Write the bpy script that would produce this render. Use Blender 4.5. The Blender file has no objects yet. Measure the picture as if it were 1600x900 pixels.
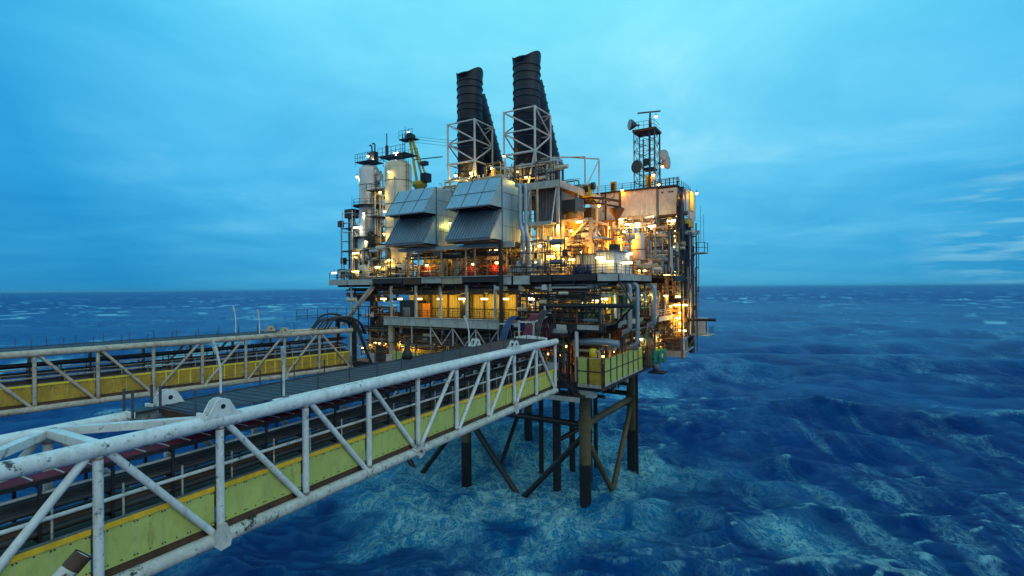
import bpy, math, random
import numpy as np
from mathutils import Vector
R = math.radians
SC = bpy.context.scene
COL = SC.collection
random.seed(7)

# ------------------------------------------------------------------ place
ZC, FPX = 29.4, 800.0                      # eye height over the sea, lens in pixels at 1600 wide
ROLL = 13 / 1600.0

class Frame:
    """ground frame: a to the right, b away, z up"""
    def __init__(self, x, y, deg):
        t = R(deg)
        self.o = Vector((x, y, 0)); self.a = Vector((math.cos(t), -math.sin(t), 0)); self.b = Vector((math.sin(t), math.cos(t), 0))
        self.rot = -t
    def __call__(self, a, b, z):
        return self.o + self.a * a + self.b * b + Vector((0, 0, z))
W0 = Frame(0, 0, 0)
PF = Frame(9.7, 70.0, 31.2)                # the platform: a runs along its front, b into it
NB = Frame(5.18, 62.45, 28.88)             # near bridge, b = 0 at the platform end
LB = Frame(-26.06, 82.56, 42.0)            # far bridge

def ont(px, py, t, F=PF):
    """a and z of the spot seen at a photo pixel, on the upright plane b = t of a frame"""
    x, y = px - 800, 450 - py
    u = x * math.cos(ROLL) + y * math.sin(ROLL); v = -x * math.sin(ROLL) + y * math.cos(ROLL)
    k = u / FPX
    o = F(0, t, 0)
    s = (k * o.y - o.x) / (F.a.x - k * F.a.y)
    Y = o.y + s * F.a.y
    return s, ZC + v / FPX * Y

# ------------------------------------------------------------------ mesh building
class MB:
    def __init__(self, F=PF):
        self.F = F; self.v = []; self.f = []; self.m = []; self.s = []; self.mi = 0
    def _add(self, vs, fs, smooth=False):
        n = len(self.v); self.v += [tuple(p) for p in vs]
        for f in fs:
            self.f.append(tuple(i + n for i in f)); self.m.append(self.mi); self.s.append(smooth)
        return self
    def box(self, a0, a1, b0, b1, z0, z1):
        F = self.F
        p = [F(a, b, z) for z in (z0, z1) for b in (b0, b1) for a in (a0, a1)]
        return self._add(p, [(0, 2, 3, 1), (4, 5, 7, 6), (0, 1, 5, 4), (2, 6, 7, 3), (0, 4, 6, 2), (1, 3, 7, 5)])
    def beam(self, p, q, w, h=None):
        """square or flat bar between two frame points"""
        h = h or w
        P, Q = self.F(*p), self.F(*q); d = (Q - P).normalized()
        up = Vector((0, 0, 1)) if abs(d.z) < .95 else self.F.b.copy()
        x = d.cross(up).normalized() * (w / 2); y = x.cross(d).normalized() * (h / 2)
        vs = [P - x - y, P + x - y, P + x + y, P - x + y, Q - x - y, Q + x - y, Q + x + y, Q - x + y]
        return self._add(vs, [(3, 2, 1, 0), (4, 5, 6, 7), (0, 1, 5, 4), (1, 2, 6, 5), (2, 3, 7, 6), (3, 0, 4, 7)])
    def tube(self, p, q, r, n=10, r2=None, caps=True):
        P, Q = self.F(*p), self.F(*q); return self._tubew([P, Q], [r, r if r2 is None else r2], n, caps)
    def path(self, pts, r, n=8, bend=0.0, caps=True):
        pts = [self.F(*p) for p in pts]
        if bend > 0 and len(pts) > 2:
            out = [pts[0]]
            for i in range(1, len(pts) - 1):
                p0, p1, p2 = pts[i - 1], pts[i], pts[i + 1]
                d0, d1 = (p0 - p1), (p2 - p1)
                k = min(bend, d0.length * .45, d1.length * .45)
                A, B = p1 + d0.normalized() * k, p1 + d1.normalized() * k
                for j in range(5):
                    t = j / 4
                    out.append(A * (1 - t) ** 2 + p1 * 2 * t * (1 - t) + B * t * t)
            pts = out + [pts[-1]]
        return self._tubew(pts, [r] * len(pts), n, caps)
    def _tubew(self, pts, rs, n, caps=True):
        vs = []; fs = []; prev = None
        for i, p in enumerate(pts):
            d = (pts[min(i + 1, len(pts) - 1)] - pts[max(i - 1, 0)])
            d = d.normalized() if d.length > 1e-9 else Vector((0, 0, 1))
            if prev is None:
                up = Vector((0, 0, 1)) if abs(d.z) < .9 else Vector((1, 0, 0))
                x = d.cross(up).normalized()
            else:
                x = (prev - d * prev.dot(d)).normalized()
            prev = x; y = d.cross(x)
            for k in range(n):
                t = 2 * math.pi * k / n
                vs.append(p + (x * math.cos(t) + y * math.sin(t)) * rs[i])
        for i in range(len(pts) - 1):
            for k in range(n):
                fs.append((i * n + k, i * n + (k + 1) % n, (i + 1) * n + (k + 1) % n, (i + 1) * n + k))
        self._add(vs, fs, True)
        if caps:
            m = (len(pts) - 1) * n
            self._add(vs[:n], [tuple(range(n - 1, -1, -1))]); self._add(vs[m:], [tuple(range(n))])
        return self
    def lathe(self, a, b, prof, n=24, top=None):
        """profile of (radius, z) about an upright axis"""
        F = self.F; vs = []; fs = []
        for (r, z) in prof:
            for k in range(n):
                t = 2 * math.pi * k / n
                zz = z + (top(t) if top and (r, z) == prof[-1] else 0)
                vs.append(F(a + r * math.cos(t), b + r * math.sin(t), zz))
        for i in range(len(prof) - 1):
            for k in range(n):
                fs.append((i * n + k, i * n + (k + 1) % n, (i + 1) * n + (k + 1) % n, (i + 1) * n + k))
        if prof[0][0] > .01: fs.append(tuple(range(n - 1, -1, -1)))
        if prof[-1][0] > .01 and not top: fs.append(tuple((len(prof) - 1) * n + k for k in range(n)))
        return self._add(vs, fs, True)
    def prism(self, prof, a0, a1):
        """(b, z) outline pushed along a"""
        n = len(prof); F = self.F
        vs = [F(a0, b, z) for b, z in prof] + [F(a1, b, z) for b, z in prof]
        fs = [tuple(range(n)), tuple(range(2 * n - 1, n - 1, -1))]
        fs += [(i, i + n, (i + 1) % n + n, (i + 1) % n) for i in range(n)]
        return self._add(vs, fs)
    def extr(self, prof, b0, b1):
        """(a, z) outline pushed along b"""
        n = len(prof); F = self.F
        vs = [F(a, b0, z) for a, z in prof] + [F(a, b1, z) for a, z in prof]
        fs = [tuple(range(n - 1, -1, -1)), tuple(range(n, 2 * n))]
        fs += [(i, (i + 1) % n, (i + 1) % n + n, i + n) for i in range(n)]
        return self._add(vs, fs)
    def corr(self, p, q, up, pitch=.45, depth=.09, thick=.06):
        """corrugated sheet from p to q (frame points), raised by the frame vector up; ribs run along up"""
        P, Q = self.F(*p), self.F(*q); U = self.F(*up) - self.F(0, 0, 0)
        d = Q - P; L = d.length; d.normalize(); nrm = d.cross(U).normalized()
        n = max(1, int(round(L / pitch))); pt = L / n; pr = []
        for i in range(n):
            x = i * pt; pr += [(x, 0), (x + pt * .4, 0), (x + pt * .5, depth), (x + pt * .9, depth)]
        pr.append((L, 0))
        vs = []
        for (x, h) in pr:
            c = P + d * x + nrm * h; vs += [c, c + U]
        m = len(vs)
        for (x, h) in pr:
            c = P + d * x + nrm * (h - thick - depth); vs += [c, c + U]
        k = len(pr)
        fs = [(2 * i, 2 * i + 2, 2 * i + 3, 2 * i + 1) for i in range(k - 1)]
        fs += [(m + 2 * i, m + 2 * i + 1, m + 2 * i + 3, m + 2 * i + 2) for i in range(k - 1)]
        fs += [(2 * i + 1, 2 * i + 3, m + 2 * i + 3, m + 2 * i + 1) for i in range(k - 1)]
        fs += [(2 * i, m + 2 * i, m + 2 * i + 2, 2 * i + 2) for i in range(k - 1)]
        fs += [(0, 1, m + 1, m), (2 * k - 2, m + 2 * k - 2, m + 2 * k - 1, 2 * k - 1)]
        return self._add(vs, fs)
    def ball(self, a, b, z, r, n=10):
        prof = [(max(.001, r * math.sin(math.pi * i / 6)), z - r * math.cos(math.pi * i / 6)) for i in range(7)]
        return self.lathe(a, b, prof, n)
    def build(self, name, mats, loc):
        me = bpy.data.meshes.new(name)
        v = np.array(self.v, dtype=float) - np.array(loc)
        me.from_pydata([tuple(x) for x in v], [], self.f)
        for m in (mats if isinstance(mats, (list, tuple)) else [mats]): me.materials.append(m)
        me.polygons.foreach_set('material_index', self.m); me.polygons.foreach_set('use_smooth', self.s)
        me.update()
        o = bpy.data.objects.new(name, me); COL.objects.link(o)
        return o

class Thing:
    """an Empty at the thing's base; its parts are meshes below it"""
    def __init__(self, name, label, cat, base, group=None):
        o = bpy.data.objects.new(name, None); COL.objects.link(o); o.empty_display_size = .3
        o.location = base; o['label'] = label; o['category'] = cat
        if group: o['group'] = group
        self.o = o; self.base = Vector(base)
    def part(self, name, mb, mat, under=None, label=None):
        c = mb.build(name, mat, self.base); c.parent = under or self.o
        if label: c['label'] = label
        return c

def single(name, mb, mat, label, cat, base, group=None):
    o = mb.build(name, mat, Vector(base)); o.location = base
    o['label'] = label; o['category'] = cat
    if group: o['group'] = group
    return o

def kids(o): return [c for c in bpy.data.objects if c.parent == o]
def copy_thing(o, loc, rz=None, label=None, tree=None):
    """a copy of a thing with copies of its parts and sub-parts"""
    r = o.copy(); COL.objects.link(r); r.location = loc
    if rz is not None: r.rotation_euler = (0, 0, rz)
    if label: r['label'] = label
    for ch, subs in (tree if tree is not None else [(c, kids(c)) for c in kids(o)]):
        c = ch.copy(); COL.objects.link(c); c.parent = r
        for s in subs:
            g = s.copy(); COL.objects.link(g); g.parent = c
    return r
ORD = ['first', 'second', 'third', 'fourth', 'fifth', 'sixth', 'seventh', 'eighth', 'ninth', 'tenth', 'eleventh', 'twelfth', 'thirteenth', 'fourteenth', 'fifteenth', 'sixteenth', 'seventeenth', 'eighteenth', 'nineteenth', 'twentieth']

# ------------------------------------------------------------------ materials
def _nodes(name):
    m = bpy.data.materials.new(name); m.use_nodes = True
    nt = m.node_tree; b = nt.nodes['Principled BSDF']
    return m, nt, b
def ramp(nt, src, stops):
    r = nt.nodes.new('ShaderNodeValToRGB'); e = r.color_ramp.elements
    e[0].position, e[0].color = stops[0][0], (*stops[0][1], 1); e[1].position, e[1].color = stops[-1][0], (*stops[-1][1], 1)
    for p, c in stops[1:-1]:
        x = e.new(p); x.color = (*c, 1)
    nt.links.new(src, r.inputs[0]); return r.outputs[0]
def noise(nt, vec, scale, detail=6, rough=.6, dist=0):
    n = nt.nodes.new('ShaderNodeTexNoise'); n.inputs['Scale'].default_value = scale; n.inputs['Detail'].default_value = detail
    n.inputs['Roughness'].default_value = rough; n.inputs['Distortion'].default_value = dist
    if vec is not None: nt.links.new(vec, n.inputs['Vector'])
    return n.outputs[0]
def mapping(nt, vec, sc, loc=(0, 0, 0), rot=(0, 0, 0)):
    m = nt.nodes.new('ShaderNodeMapping'); m.inputs['Scale'].default_value = sc; m.inputs['Location'].default_value = loc
    m.inputs['Rotation'].default_value = rot
    nt.links.new(vec, m.inputs['Vector']); return m.outputs[0]
def mix(nt, fac, a, b, mode='MIX'):
    n = nt.nodes.new('ShaderNodeMix'); n.data_type = 'RGBA'; n.blend_type = mode
    for s, v in ((n.inputs[0], fac), (n.inputs[6], a), (n.inputs[7], b)):
        if isinstance(v, bpy.types.NodeSocket): nt.links.new(v, s)
        elif isinstance(v, (int, float)): s.default_value = v
        else: s.default_value = (*v, 1)
    return n.outputs[2]
def math_(nt, op, a, b=None, clamp=False):
    n = nt.nodes.new('ShaderNodeMath'); n.operation = op; n.use_clamp = clamp
    for i, v in enumerate((a, b)):
        if v is None: continue
        if isinstance(v, bpy.types.NodeSocket): nt.links.new(v, n.inputs[i])
        else: n.inputs[i].default_value = v
    return n.outputs[0]

def steel(name, col, rough=.55, var=.25, rust=0.0, rustcol=(.11, .04, .012), grime=0.0, grimecol=(.02, .02, .018), sc=1.0, metal=0.0, streak=False, smudge=.75):
    """painted or bare steel: uneven tone, rust blooms and runs, grime spots, all fixed to the thing"""
    m, nt, b = _nodes(name)
    tc = nt.nodes.new('ShaderNodeNewGeometry').outputs['Position']
    n1 = noise(nt, tc, .7 * sc, 5, .6)
    lo = tuple(c * (1 - var) for c in col); hi = tuple(min(1, c * (1 + var)) for c in col)
    c = ramp(nt, n1, [(.3, lo), (.7, hi)])
    # worn, smudged paint: fine mottling drawn out down the face
    sm = noise(nt, mapping(nt, tc, (1, 1, .45)), 2.6 * sc, 10, .75, .4)
    c = mix(nt, smudge, c, ramp(nt, sm, [(.32, (.58, .56, .52)), (.52, (.95, .95, .94)), (.7, (1.06, 1.06, 1.06))]), 'MULTIPLY')
    if grime > 0:
        n3 = noise(nt, tc, 3.1 * sc, 9, .72, .3)
        n3b = noise(nt, tc, .55 * sc, 3, .5)
        g = math_(nt, 'ADD', n3, math_(nt, 'MULTIPLY', math_(nt, 'SUBTRACT', n3b, .5), .5))
        g = ramp(nt, g, [(.70 - .22 * grime, (0, 0, 0)), (.78 - .18 * grime, (1, 1, 1))])
        c = mix(nt, g, c, grimecol)
    if rust > 0:
        v = mapping(nt, tc, (1, 1, .22)) if streak else tc
        n2 = noise(nt, v, 1.3 * sc, 9, .7, .6)
        f = ramp(nt, n2, [(.68 - .3 * rust, (0, 0, 0)), (.80 - .24 * rust, (1, 1, 1))])
        rc = ramp(nt, noise(nt, tc, 6 * sc, 4), [(.3, tuple(x * .55 for x in rustcol)), (.7, rustcol)])
        c = mix(nt, f, c, rc)
    nt.links.new(c, b.inputs['Base Color'])
    b.inputs['Roughness'].default_value = rough; b.inputs['Metallic'].default_value = metal
    bp = nt.nodes.new('ShaderNodeBump'); bp.inputs['Strength'].default_value = .25; bp.inputs['Distance'].default_value = .02
    nt.links.new(noise(nt, tc, 9 * sc, 6), bp.inputs['Height']); nt.links.new(bp.outputs[0], b.inputs['Normal'])
    return m
def glow(name, col, strength):
    m, nt, b = _nodes(name)
    b.inputs['Base Color'].default_value = (.8, .8, .8, 1)
    b.inputs['Emission Color'].default_value = (*col, 1); b.inputs['Emission Strength'].default_value = strength
    m.cycles.emission_sampling = 'NONE'
    return m
M = dict(
    white=steel('bridge_white_paint', (.70, .74, .72), .5, .12, .26, (.14, .06, .02), .38, (.035, .04, .035)),
    whitefar=steel('old_cream_paint', (.50, .46, .36), .6, .2, .46, (.17, .07, .02), .34, (.04, .035, .02)),
    whitebot=steel('stained_white_paint', (.56, .56, .50), .6, .2, .36, (.10, .045, .015), .62, (.02, .018, .014)),
    green=steel('sage_green_panel', (.47, .52, .13), .5, .10, .22, (.24, .15, .05), .06, streak=True, smudge=.45),
    olive=steel('ochre_green_panel', (.46, .30, .03), .55, .22, .38, (.24, .09, .015), .2),
    yellow=steel('safety_yellow', (.86, .50, .02), .5, .12, .16, (.3, .14, .03)),
    yellowf=steel('bright_yellow', (.88, .68, .05), .5, .12, .03),  # also carries painted lamp glow on bridge ribs and far kick edge
    weld=steel('rusted_weld', (.34, .26, .19), .7, .35, .5, (.16, .06, .02), .2),
    floor=steel('mossy_floor_plate', (.085, .09, .055), .8, .35, .25, (.05, .035, .02), .3),
    seam=steel('seam', (.46, .50, .30), .5, .1), bolt=steel('bolt', (.03, .035, .025), .5, .1),
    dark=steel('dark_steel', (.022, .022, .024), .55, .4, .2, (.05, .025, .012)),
    darkb=steel('navy_steel', (.012, .018, .034), .5, .4),
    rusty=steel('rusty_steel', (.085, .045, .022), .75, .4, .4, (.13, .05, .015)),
    leg=steel('oiled_leg', (.085, .066, .026), .6, .5, .35, (.10, .035, .010), .2, (.008, .008, .008), .35),
    legw=steel('wet_growth', (.012, .010, .009), .35, .5, 0, sc=.5),
    grate=steel('deck_grating', (.030, .042, .062), .7, .35, 0, grime=.2, grimecol=(.012, .016, .022)),
    mag=steel('magenta_cable', (.15, .014, .04), .6, .25), bluec=steel('blue_cable', (.02, .07, .20), .55, .2),
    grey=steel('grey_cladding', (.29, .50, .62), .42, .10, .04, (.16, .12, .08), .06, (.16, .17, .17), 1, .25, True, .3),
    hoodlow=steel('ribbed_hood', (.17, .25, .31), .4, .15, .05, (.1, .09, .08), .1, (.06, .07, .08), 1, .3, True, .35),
    greyd=steel('dark_grey_cladding', (.12, .13, .14), .55, .2, .06),
    stack=steel('sooty_stack', (.009, .014, .030), .5, .5, 0, grime=.36, grimecol=(.04, .055, .09), sc=.7),
    beam=steel('pale_beam', (.42, .44, .40), .6, .18, .30, (.12, .055, .02), .22, (.03, .03, .025)),
    lattice=steel('lattice_white', (.62, .60, .56), .55, .12, .14, (.18, .08, .03)),
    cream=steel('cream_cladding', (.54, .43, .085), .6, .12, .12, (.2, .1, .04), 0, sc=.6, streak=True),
    peach=steel('weathered_cladding', (.74, .64, .54), .6, .10, .22, (.22, .10, .05), 0, sc=.8, streak=True),
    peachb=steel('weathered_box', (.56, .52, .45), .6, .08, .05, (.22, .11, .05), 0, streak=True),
    vessel=steel('vessel_white', (.64, .66, .64), .5, .08, .12, (.25, .15, .07), .06, streak=True),
    vesselc=steel('vessel_cream', (.62, .57, .42), .5, .08, .10, (.25, .13, .05), streak=True),
    pipew=steel('pipe_white', (.55, .57, .56), .5, .15, .12), pipes=steel('pipe_silver', (.30, .38, .45), .35, .12, .04, metal=.35),
    pipeb=steel('pipe_brown', (.16, .085, .04), .6, .35, .2), piped=steel('pipe_dark', (.05, .05, .05), .55, .4),
    pipet=steel('pipe_tan', (.42, .34, .22), .55, .2, .15),
    crane=steel('crane_yellow', (.62, .46, .05), .5, .2, .1), red=steel('red_paint', (.48, .045, .02), .5, .2),
    orange=steel('orange_paint', (.62, .22, .03), .5, .2), teal=steel('green_paint', (.02, .20, .13), .5, .25, .1),
    blue=steel('blue_drum', (.03, .07, .22), .5, .2), black=steel('black_steel', (.010, .010, .011), .5, .3),
    dish=steel('dish_grey', (.38, .42, .44), .5, .06), dishd=steel('dish_dark', (.05, .055, .07), .5, .2),
    mast=steel('mast_steel', (.05, .06, .085), .5, .3, .05), concrete=steel('deck_plate', (.055, .05, .045), .8, .3, .2),
    lampw=glow('lamp_warm_white', (1.0, .80, .46), 7.0), lampy=glow('lamp_yellow', (1.0, .66, .22), 7.0),
    lampo=glow('lamp_sodium', (1.0, .46, .08), 14.0), lampc=glow('lamp_cool', (1.0, .93, .75), 7.0), lampr=glow('lamp_red', (1.0, .12, .03), 5.0),
)
# ------------------------------------------------------------------ camera
cam = bpy.data.cameras.new('camera'); camo = bpy.data.objects.new('camera', cam); COL.objects.link(camo)
camo.location = (0, 0, ZC); camo.rotation_euler = (R(90), ROLL, 0)
cam.sensor_width = 36; cam.lens = 18.0; cam.clip_start = .3; cam.clip_end = 120000
SC.camera = camo
SC.view_settings.view_transform = 'Standard'; SC.view_settings.look = 'None'
SC.view_settings.exposure = 0.0; SC.view_settings.gamma = 1
SC.cycles.max_bounces = 5; SC.cycles.diffuse_bounces = 2; SC.cycles.glossy_bounces = 3
SC.cycles.use_denoising = True; SC.cycles.sample_clamp_indirect = 4

# ------------------------------------------------------------------ sky: dusk, cyan, streaky overcast
wo = bpy.data.worlds.new('World'); SC.world = wo; wo.use_nodes = True
nt = wo.node_tree; bg = nt.nodes['Background']
dirv = nt.nodes.new('ShaderNodeTexCoord').outputs['Generated']
sep = nt.nodes.new('ShaderNodeSeparateXYZ'); nt.links.new(dirv, sep.inputs[0])
el = sep.outputs['Z']
base = ramp(nt, el, [(0.0, (.066, .40, .66)), (.05, (.062, .41, .71)), (.18, (.100, .52, .84)), (.33, (.14, .62, .92)), (.5, (.18, .76, 1.0)), (1, (.22, .80, 1.0))])
# the bright break in the cloud ahead, a little right of the stacks, and lens vignetting painted as darker sky to both sides
br = nt.nodes.new('ShaderNodeVectorMath'); br.operation = 'DOT_PRODUCT'
nt.links.new(dirv, br.inputs[0]); br.inputs[1].default_value = Vector((.10, .90, .43)).normalized()
side = ramp(nt, br.outputs['Value'], [(.45, (.40, .66, .80)), (.66, (.20, .60, .79)), (.80, (.66, .87, .95)), (.90, (1.0, 1.0, 1.0)), (.975, (1.2, 1.07, 1.0)), (1, (1.3, 1.1, 1.0))])
c = mix(nt, 1.0, base, side, 'MULTIPLY')
# unseen whiter sky added behind the viewer to light the paint more neutrally
c = mix(nt, ramp(nt, br.outputs['Value'], [(.10, (1, 1, 1)), (.50, (0, 0, 0))]), c, (.35, .58, .68))
# cloud sheets seen in perspective: project the view direction on a ceiling
zz = math_(nt, 'ADD', math_(nt, 'MAXIMUM', el, 0.0), .10)
pr = nt.nodes.new('ShaderNodeCombineXYZ')
nt.links.new(math_(nt, 'DIVIDE', sep.outputs['X'], zz), pr.inputs[0]); nt.links.new(math_(nt, 'DIVIDE', sep.outputs['Y'], zz), pr.inputs[1])
cl1 = noise(nt, mapping(nt, pr.outputs[0], (.70, .62, 1), (3.1, 1.7, 0), (0, 0, R(18))), 1.15, 8, .6, .5)
cl2 = noise(nt, mapping(nt, pr.outputs[0], (.15, .5, 1), (8.3, 4.2, 0), (0, 0, R(-12))), 1.3, 5, .55, .3)
cc = math_(nt, 'ADD', math_(nt, 'MULTIPLY', cl1, .6), math_(nt, 'MULTIPLY', cl2, .5))
cl = ramp(nt, cc, [(.36, (.50, .78, .88)), (.48, (.86, .95, .97)), (.57, (1.25, 1.08, 1.03)), (.68, (2.3, 1.30, 1.10))])
cf = ramp(nt, el, [(0.0, (.25, .25, .25)), (.10, (.8, .8, .8)), (.3, (.85, .85, .85)), (.6, (.7, .7, .7))])
cf = math_(nt, 'MULTIPLY', cf, 1.0)
cl = mix(nt, cf, (1, 1, 1), cl)
c = mix(nt, 1.0, c, cl, 'MULTIPLY')
sp = nt.nodes.new('ShaderNodeVectorMath'); sp.operation = 'DOT_PRODUCT'
nt.links.new(dirv, sp.inputs[0]); sp.inputs[1].default_value = Vector((.70, .72, .072)).normalized()
sw = math_(nt, 'MULTIPLY', ramp(nt, sp.outputs['Value'], [(.9945, (0, 0, 0)), (.9995, (.75, .75, .75))]), ramp(nt, noise(nt, mapping(nt, dirv, (5, 5, 42)), 1.6, 5, .55), [(.46, (0, 0, 0)), (.66, (1, 1, 1))]))
c = mix(nt, sw, c, (.30, .66, .82))
sky = nt.nodes.new('ShaderNodeTexSky'); sky.sky_type = 'NISHITA'; sky.sun_disc = False
SUN_EL, SUN_AZ = R(38), R(142)
sky.sun_elevation = SUN_EL; sky.sun_rotation = SUN_AZ
skyc = mix(nt, 1.0, sky.outputs[0], (.001, .004, .006), 'MULTIPLY')
c = mix(nt, 1.0, c, skyc, 'ADD')
nt.links.new(c, bg.inputs['Color']); bg.inputs['Strength'].default_value = 1.0

sun = bpy.data.lights.new('sun', 'SUN'); sun.energy = .5; sun.angle = R(40); sun.color = (.92, .96, .90)
so = bpy.data.objects.new('sun', sun); COL.objects.link(so)
dv = Vector((math.sin(SUN_AZ) * math.cos(SUN_EL), math.cos(SUN_AZ) * math.cos(SUN_EL), math.sin(SUN_EL)))
so.rotation_euler = dv.to_track_quat('Z', 'Y').to_euler()

# ------------------------------------------------------------------ sea
def vnoise(x, y, seed):
    xi = np.floor(x).astype(np.int64); yi = np.floor(y).astype(np.int64); xf = x - xi; yf = y - yi
    def h(i, j):
        n = (i * 374761393 + j * 668265263 + seed * 974711) & 0x7fffffff
        n = ((n ^ (n >> 13)) * 1274126177) & 0x7fffffff
        return ((n ^ (n >> 16)) & 0xffff) / 65535.0
    u = xf * xf * (3 - 2 * xf); v = yf * yf * (3 - 2 * yf)
    return (h(xi, yi) * (1 - u) + h(xi + 1, yi) * u) * (1 - v) + (h(xi, yi + 1) * (1 - u) + h(xi + 1, yi + 1) * u) * v
def fbm(x, y, seed, o=4):
    s = 0; a = .5
    for i in range(o):
        s = s + a * vnoise(x, y, seed + i); x = x * 2.03 + 1.7; y = y * 2.03 - .9; a *= .5
    return s
def sst(x, a, b):
    t = np.clip((x - a) / (b - a), 0, 1); return t * t * (3 - 2 * t)

LEGS_XY = [PF(a, b, 0)[:2] for a, b in ((0, .3), (-20.4, .6), (-40.6, .8), (0, 20.3), (-21.5, 22.5), (-6.1, 3.9), (-10.4, .6), (0, 10.7))]
def build_sea():
    rng = np.random.RandomState(4)
    dy = np.linspace(1.6, 1050, 820)[::-1]                        # even steps across the view from high above
    r = ZC * 800 / dy
    r = np.concatenate([[0.5, 6, 12, 17, 20], r[r > 22], [20000, 32000, 60000]])
    az = np.concatenate([np.linspace(-56, 56, 780), np.linspace(56, 304, 90)[1:-1]])
    azr = np.radians(az)
    Rr, A = np.meshgrid(r, azr, indexing='ij')
    X = Rr * np.sin(A); Y = Rr * np.cos(A)
    dr = np.gradient(r)[:, None] * np.ones_like(A); cell = np.maximum(dr, Rr * .0025)
    Z = np.zeros_like(X); DX = np.zeros_like(X); DY = np.zeros_like(X); J = np.zeros_like(X)
    wl = np.concatenate([[96, 74, 61], np.exp(rng.uniform(math.log(3.0), math.log(52), 66)), np.exp(rng.uniform(math.log(1.3), math.log(6), 44))])
    for i, L in enumerate(wl):
        th = math.radians(-97 + (rng.normal(0, 10) if L > 55 else rng.normal(0, 34)))
        k = 2 * math.pi / L; amp = (.0150 * L if L > 55 else (.0082 if i < 69 else .0068) * L) * rng.uniform(.6, 1.15)
        kx, ky = math.cos(th), math.sin(th); ph = rng.uniform(0, 6.28)
        w = sst(L / cell, 2.0, 5.0)
        a = amp * w; p = k * (kx * X + ky * Y) + ph
        s, c = np.sin(p), np.cos(p)
        Z += a * c; DX -= a * kx * s * .8; DY -= a * ky * s * .8; J += a * k * c
    # churned water round the legs and down-wind of them
    lx, ly = 2.0, 82.0
    def arm(x0, y0, x1, y1, w):
        vx, vy = x1 - x0, y1 - y0; tt = np.clip(((X - x0) * vx + (Y - y0) * vy) / (vx * vx + vy * vy), 0, 1)
        return np.exp(-((X - x0 - tt * vx) ** 2 + (Y - y0 - tt * vy) ** 2) / (w * w)) * (1 - .35 * tt)
    q = np.exp(-(((X - lx) / 22) ** 2 + ((Y - ly) / 20) ** 2))
    base = np.maximum.reduce([q, arm(-7, 76, -17, 48, 8.5), arm(3, 70, 3, 46, 7.5), arm(15, 79, 33, 57, 4.2) * .8, arm(-20, 78, -32, 60, 6) * .6,
                              np.exp(-(((X - 40) / 14) ** 2 + ((Y - 150) / 9) ** 2)) * .8, np.exp(-(((X - 30) / 10) ** 2 + ((Y - 104) / 9) ** 2)) * .5])
    cx, cy = X + 7 * (fbm(X / 11, Y / 11, 3) - .5) * 2, Y + 7 * (fbm(X / 11, Y / 11, 9) - .5) * 2
    pat = fbm(cx / 13, cy / 17, 21, 5)
    churn = np.clip(base * 1.7 * sst(pat, .33, .58), 0, 1)
    lg = np.zeros_like(X)
    for (la, lb) in LEGS_XY: lg = np.maximum(lg, np.exp(-((X - la - .6) ** 2 + (Y - lb + 1.0) ** 2) / 3.6 ** 1.6))
    churn = np.clip(np.maximum(churn, lg * 1.1), 0, 1)
    Z += churn * (fbm(X / 2.2, Y / 2.2, 44, 4) - .45) * 1.1 * sst(6 / cell, 2, 5)
    # whitecaps on pinched crests, streaks along the wind
    pn = fbm(X / 34, Y / 26, 5, 4)
    far = np.clip(Rr / 420, 0, 1)
    caps = sst(J + (pn - .47) * 1.15, .36, .64)
    # beyond the grid's reach the caps come from stretched noise
    ang = np.degrees(A)
    fx = X / 30; fy = Y / 46
    capf = sst(fbm(X / 19, Y / 24, 77, 5), .535, .64) * sst(Rr, 90, 260) * (1 - sst(Rr, 900, 3800) * .8)
    caps = np.maximum(caps, lg * .8)
    caps = np.clip(np.maximum(caps * (1 - .7 * far), capf * .9), 0, 1) * sst(fbm(X / 150, Y / 190, 15, 3), .28, .5)
    st = fbm((X * .985 - Y * .10) / 3.6, Y / 34, 31, 5)
    patch = fbm(X / 62, Y / 70, 63, 3)
    streak = sst(st, .47, .66) * sst(patch, .36, .60) * np.exp(-Rr / 380)
    foam = np.clip(.38 * streak + churn * .95 + caps * .5, 0, 1)
    wind = sst(fbm((X + .1 * Y) / 9, Y / 40, 91, 5), .38, .66)
    aer = np.clip(churn * 1.35 + caps * .3 + .24 * streak + .30 * q + .10 * wind, 0, 1)
    X2, Y2 = X + DX, Y + DY
    nr, na = X.shape
    co = np.stack([X2, Y2, Z], -1).reshape(-1, 3)
    idx = np.arange(nr * na).reshape(nr, na)
    i2 = np.roll(idx, -1, axis=1)
    quads = np.stack([idx[:-1], i2[:-1], i2[1:], idx[1:]], -1).reshape(-1, 4)[:, ::-1]
    me = bpy.data.meshes.new('sea')
    me.vertices.add(len(co)); me.vertices.foreach_set('co', co.ravel())
    me.loops.add(quads.size); me.loops.foreach_set('vertex_index', quads.ravel().astype(np.int32))
    me.polygons.add(len(quads)); me.polygons.foreach_set('loop_start', np.arange(0, quads.size, 4, dtype=np.int32))
    me.update(calc_edges=True)
    me.polygons.foreach_set('use_smooth', np.ones(len(quads), dtype=bool))
    for nm, arr in (('foam', foam), ('aerated', aer), ('whitecap', caps), ('chop', sst(Rr, 120, 1500))):
        at = me.attributes.new(nm, 'FLOAT', 'POINT'); at.data.foreach_set('value', arr.ravel().astype(np.float32))
    me.validate()
    o = bpy.data.objects.new('sea', me); COL.objects.link(o); o['kind'] = 'structure'
    m, nt, b = _nodes('sea_water')
    pos = nt.nodes.new('ShaderNodeNewGeometry').outputs['Position']
    at = nt.nodes.new('ShaderNodeAttribute'); at.attribute_name = 'foam'; fo = at.outputs['Fac']
    at2 = nt.nodes.new('ShaderNodeAttribute'); at2.attribute_name = 'aerated'; ae = at2.outputs['Fac']
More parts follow.
